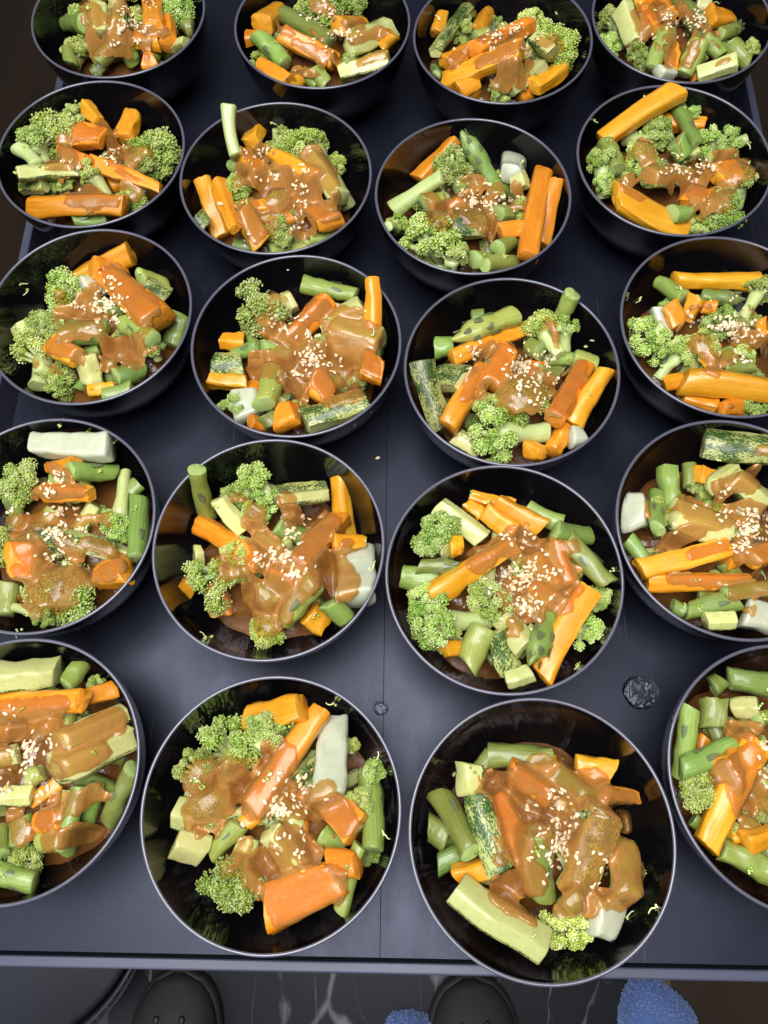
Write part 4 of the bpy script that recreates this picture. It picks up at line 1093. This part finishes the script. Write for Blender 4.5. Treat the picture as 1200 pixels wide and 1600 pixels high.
for n, (key, p, nn, a, s) in enumerate(seeds):
    mw = seed_matrix(p, nn, a, s)
    if n < 298:
        o = link('sesame_seed', me_seed, None, mw)
        tag(o, 'pale toasted sesame seed sprinkled over the ' + HANDLE[key], 'sesame seed', 'sesame seeds in the ' + HANDLE[key])
    else:
        mm = np.array(mw); acc.add(SEED_VF[0] @ mm[:3, :3].T + mm[:3, 3], SEED_VF[1], rs.random())
o = link('sesame_seeds', acc.mesh('sesame_seeds', 'sesame'))
tag(o, 'many pale sesame seeds scattered over the sauce of the farther bowls', 'sesame seeds', kind='stuff')

# ------------------------------------------------------------------ crumbs on the bowl walls
CRUMB = {'52': [(880, 180), (1060, 430), (1090, 740)], '53': [(1085, 900), (960, 950), (240, 340)], '43': [(945, 960), (1110, 510), (440, 150)],
         '42': [(300, 955), (330, 950), (1090, 630)], '41': [(400, 105), (590, 150), (770, 215), (120, 1500)], '44': [(840, 80), (1090, 1100)],
         '33': [(985, 230), (990, 360), (1050, 300), (960, 390)], '34': [(190, 540), (500, 1280)], '32': [(570, 105), (1010, 450)],
         '31': [(125, 360), (165, 400)], '24': [(450, 155), (990, 275), (145, 300), (1080, 440)], '13': [(215, 110), (930, 85)], '22': [(1050, 190), (560, 150)], '14': [(890, 20)]}
for key, lst in CRUMB.items():
    pile = piles[key]
    for (x, y) in lst:
        # follow the pixel down to the bowl's inner wall or the heap
        px, py = pile.px(x, y); P = None
        for z in np.linspace(.002, -.05, 60):
            p = unproject(px, py, RIM_Z + z); l = p[:2] - pile.c; rr = math.hypot(*l)
            if rr < .0632 and z < max(wall_z(rr), -.06) + .0004: P = p; break
        if P is None: continue
        hit = pile.bv.ray_cast(Vector(CAM), (Vector(P) - Vector(CAM)).normalized())
        if hit[0] is not None and (hit[0] - Vector(CAM)).length < (Vector(P) - Vector(CAM)).length: P = np.array(hit[0])
        A = Acc(); r = random.Random(int(x * 7 + y))
        pts = [Vector((0, 0, 0))]; d = Vector((r.uniform(-1, 1), r.uniform(-1, 1), .1)).normalized()
        for k in range(5): d = (d + Vector((r.uniform(-.6, .6), r.uniform(-.6, .6), r.uniform(-.2, .2)))).normalized(); pts.append(pts[-1] + d * .0011)
        V, F, _ = tube(pts, [.0005, .0004, .0004, .00035, .0003, .0003], 6); A.add(V, F, .95)
        for k in range(r.choice((2, 4, 7))):
            c = pts[0] + Vector((r.gauss(0, .0008), r.gauss(0, .0008), abs(r.gauss(0, .0003)))); A.add(ICO1[0] * r.uniform(.0005, .0009) + np.array(c), ICO1[1], r.uniform(.5, 1))
        inward = Vector((pile.c[0] - P[0], pile.c[1] - P[1], .02)).normalized()
        o = link('broccoli_crumb', A.mesh('broccoli_crumb', 'buds'), None, Matrix.Translation(Vector(P) + inward * .0006))
        tag(o, 'tiny pale crumb stuck inside the ' + HANDLE[key], 'crumb', 'crumbs inside the ' + HANDLE[key])

for key, pile in piles.items():
    r = random.Random(int(key) + 11)
    for k in range(5):
        it = r.choice([i for i in pile.items if not i['filler']]); t = r.uniform(.1, .9); c = it['A'] * (1 - t) + it['B'] * t
        hit = pile.bv.ray_cast(Vector((c[0] + pile.c[0] + r.gauss(0, .003), c[1] + pile.c[1] + r.gauss(0, .003), RIM_Z + .06)), Vector((0, 0, -1)))
        if hit[0] is None: continue
        A = Acc()
        for q in range(r.choice((3, 5, 8))):
            A.add(ICO1[0] * r.uniform(.0005, .0009) + [r.gauss(0, .0011), r.gauss(0, .0011), abs(r.gauss(0, .0004)) + .0003], ICO1[1], r.uniform(.35, 1))
        o = link('broccoli_crumb', A.mesh('broccoli_crumb', 'buds'), None, Matrix.Translation(hit[0]))
        tag(o, 'tiny crumb on the heap in the ' + HANDLE[key], 'crumb', 'crumbs on the heap in the ' + HANDLE[key])

# ------------------------------------------------------------------ water on the table
def puddle(name, px, py, rpx, ht, label, seed, bubbles):
    p = unproject(px, py, TZ); R = rpx * m_per_px(p)
    V = [(0, 0, ht)]; F = []; n = 40; r = random.Random(seed); ph = [r.uniform(0, 6.28) for _ in range(4)]
    for k, (q, hh) in enumerate(((.35, .98), (.65, .9), (.85, .68), (.96, .35), (1.0, .02))):
        for j in range(n):
            a = j / n * 6.2832; rr = R * q * (1 + .05 * math.sin(2 * a + ph[0]) + .04 * math.sin(3 * a + ph[1]) + .02 * math.sin(6 * a + ph[2]))
            V.append((rr * math.cos(a), rr * math.sin(a), ht * hh + .0001))
    for j in range(n): F.append((0, 1 + j, 1 + (j + 1) % n))
    for k in range(4):
        for j in range(n): a = 1 + k * n + j; c = 1 + k * n + (j + 1) % n; F.append((a, a + n, c + n, c))
    o = link(name, make_mesh(name, V, F, 'water'), None, Matrix.Translation((p[0], p[1], TZ)))
    tag(o, label, 'water')
    A = Acc()
    for k in range(bubbles):
        a = r.uniform(0, 6.28); d = R * .85 * math.sqrt(r.random()); s = r.uniform(.0003, .0008)
        A.add(ICO2[0] * [s, s, s * .7] + [d * math.cos(a), d * math.sin(a), ht * (1 - (d / R) ** 3) + .0001], ICO2[1], 0)
    if bubbles: link('bubbles', A.mesh('bubbles', 'water'), o)['kind'] = 'stuff'
puddle('water_puddle', 1001, 1082, 27, .0016, 'round water puddle with tiny bubbles on the bare table top', 4, 46)
puddle('water_drop', 595, 1107, 11, .0007, 'small flat water drop on the table beside the seam', 9, 0)

# ------------------------------------------------------------------ things on the floor
def clog(px, py, label, yaw):
    tip = unproject(px, py, .045)
    e = bpy.data.objects.new('clog', None); COL.objects.link(e)
    e.matrix_basis = Matrix.Translation((tip[0], tip[1], .004)) @ Matrix.Rotation(yaw, 4, 'Z')
    tag(e, label, 'clog', 'pair of grey clogs')
    Ln = .285
    def hw(t): return .056 * (1 - (1 - min(1, t / .30)) ** 2.3) ** .5 * (1 - .20 * math.sin(max(0, (t - .3) / .7) * math.pi) ** 1.2) if t < 1 else .02
    R = []; S = []
    for k in range(25):
        t = .002 + .996 * k / 24
        wv = hw(t) * (1 if t < .88 else math.sqrt(max(.02, 1 - ((t - .88) / .12) ** 2)))
        top = .030 + .048 * math.sin(min(1, t / .42) * math.pi / 2) if t < .5 else .078 - .03 * (t - .5)
        a = np.linspace(0, math.pi, 21)
        R.append(np.array([(wv * math.cos(x), -Ln * t, .022 + (top - .022) * math.sin(x) ** .75) for x in a]))
        b2 = np.linspace(0, 2 * np.pi, 24, endpoint=False)
        S.append(np.stack([(wv + .004) * np.sign(np.cos(b2)) * np.abs(np.cos(b2)) ** .5, np.full(24, -Ln * t * 1.0 + (.004 if t < .5 else -.004)), .013 + .013 * np.sign(np.sin(b2)) * np.abs(np.sin(b2)) ** .5], 1))
    V = np.concatenate(R[:16]); F = []
    for i in range(15):
        for j in range(20): F.append((i * 21 + j, i * 21 + j + 1, (i + 1) * 21 + j + 1, (i + 1) * 21 + j))
    up = link('upper', make_mesh('upper', V, F, 'clog'), e)
    up.modifiers.new('thick', 'SOLIDIFY').thickness = .004
    V, F, _ = loft(S); link('sole', make_mesh('sole', V, F, 'clog'), e)
    P = [(.054 * math.cos(x), -Ln * (.60 + .40 * math.sin(x)), .055) for x in np.linspace(0, math.pi, 15)]
    V, F, _ = tube(P, [.008] * 15, 8); link('heel_strap', make_mesh('heel_strap', V, F, 'clog'), e)
    for (hx, t) in ((-.014, .17), (.013, .20), (-.030, .28), (0, .30), (.030, .28)):
        k = int(t * 24); ring = R[k]; j = int(np.argmin(np.abs(ring[:, 0] - hx))); p = ring[j]
        V = ICO2[0] * [.0042, .0058, .0022] + p + [0, 0, .0004]
        link('vent_hole', make_mesh('vent_hole', V, ICO2[1], 'dark'), e)
clog(275, 1522, 'grey foam clog on the floor by the clear glass dish', -.06)
clog(733, 1531, 'grey foam clog on the marble beside the blue towel corner', .03)

def towel(px, py, z, rx, ry, hz, label, seed, yaw, flat):
    c = unproject(px, py, z); r = np.random.RandomState(seed)
    # rounded soft bundle lying on the floor, covered in short loops of pile
    nu, nv = 40, 22; V = []; F = []
    for i in range(nv):
        v = i / (nv - 1) * math.pi / 2
        for j in range(nu):
            u = j / nu * 2 * math.pi
            k = 1 + .05 * math.sin(3 * u + seed) + .03 * math.sin(5 * u)
            ex = 2 / (5 if flat else 2.4)
            cx, cy = math.cos(u), math.sin(u)
            V.append((rx * k * math.cos(v) ** .6 * np.sign(cx) * abs(cx) ** ex, ry * k * math.cos(v) ** .6 * np.sign(cy) * abs(cy) ** ex, hz * math.sin(v)))
    for i in range(nv - 1):
        for j in range(nu): F.append((i * nu + j, i * nu + (j + 1) % nu, (i + 1) * nu + (j + 1) % nu, (i + 1) * nu + j))
    V = np.array(V)
    mw = Matrix.Translation((c[0], c[1], .004)) @ Matrix.Rotation(yaw, 4, 'Z')
    o = link('towel', make_mesh('towel', V, F, 'terry', tone=np.full(len(V), .15)), None, mw)
    tag(o, label, 'towel', 'blue terry towels on the floor')
    A = Acc(); Fa = np.array([f for f in F]); 
    for k in range(4200):
        f = Fa[r.randint(len(Fa))]; w4 = r.dirichlet(np.ones(4)); p = (V[f] * w4[:, None]).sum(0)
        n = np.array([p[0] / rx ** 2, p[1] / ry ** 2, max(p[2], .003) / hz ** 2]); n /= np.linalg.norm(n)
        d = n + r.normal(size=3) * .75; d /= np.linalg.norm(d); s = np.cross(d, r.normal(size=3)); s /= np.linalg.norm(s); b2 = np.cross(d, s)
        ln = r.uniform(.0016, .0032); wd = .0010
        A.add([p + s * wd, p - .5 * s * wd + .87 * b2 * wd, p - .5 * s * wd - .87 * b2 * wd, p + d * ln * .7 + s * wd * .8, p + d * ln], [(0, 1, 3), (1, 2, 4), (2, 0, 3), (1, 4, 3), (2, 3, 4)], r.uniform(.1, 1))
    q = link('terry_pile', A.mesh('terry_pile', 'terry', False), o); q['kind'] = 'stuff'
towel(1040, 1640, .03, .050, .075, .050, 'rounded fuzzy blue terry towel bundle beside the wood strip', 2, .05, False)
towel(642, 1668, .03, .040, .055, .040, 'fuzzy blue terry towel corner on the marble by a clog', 5, -.35, True)

# clear dish standing on the floor, partly under the table
p = unproject(180, 1561, .10); R = .17
c = (p[0] - R * .76, p[1] + R * .65)
prof = [(.0005, .006), (.10, .006), (.125, .012), (.150, .05), (.163, .092), (.166, .100), (.171, .1025), (.174, .100), (.173, .094), (.158, .05), (.135, .004), (.10, .0), (.0005, .0)]
V, F = lathe(prof, 80)
o = link('glass_dish', make_mesh('glass_dish', V, F, 'glass'), None, Matrix.Translation((c[0], c[1], .0045)))
tag(o, 'clear round glass dish with a thick rim on the floor under the table', 'dish')
V, F = lathe([(.0005, .088), (.150, .088), (.1575, .084), (.150, .0552), (.128, .013), (.0005, .0075)], 64)
link('dark_contents', make_mesh('dark_contents', V, F, 'dark'), o)
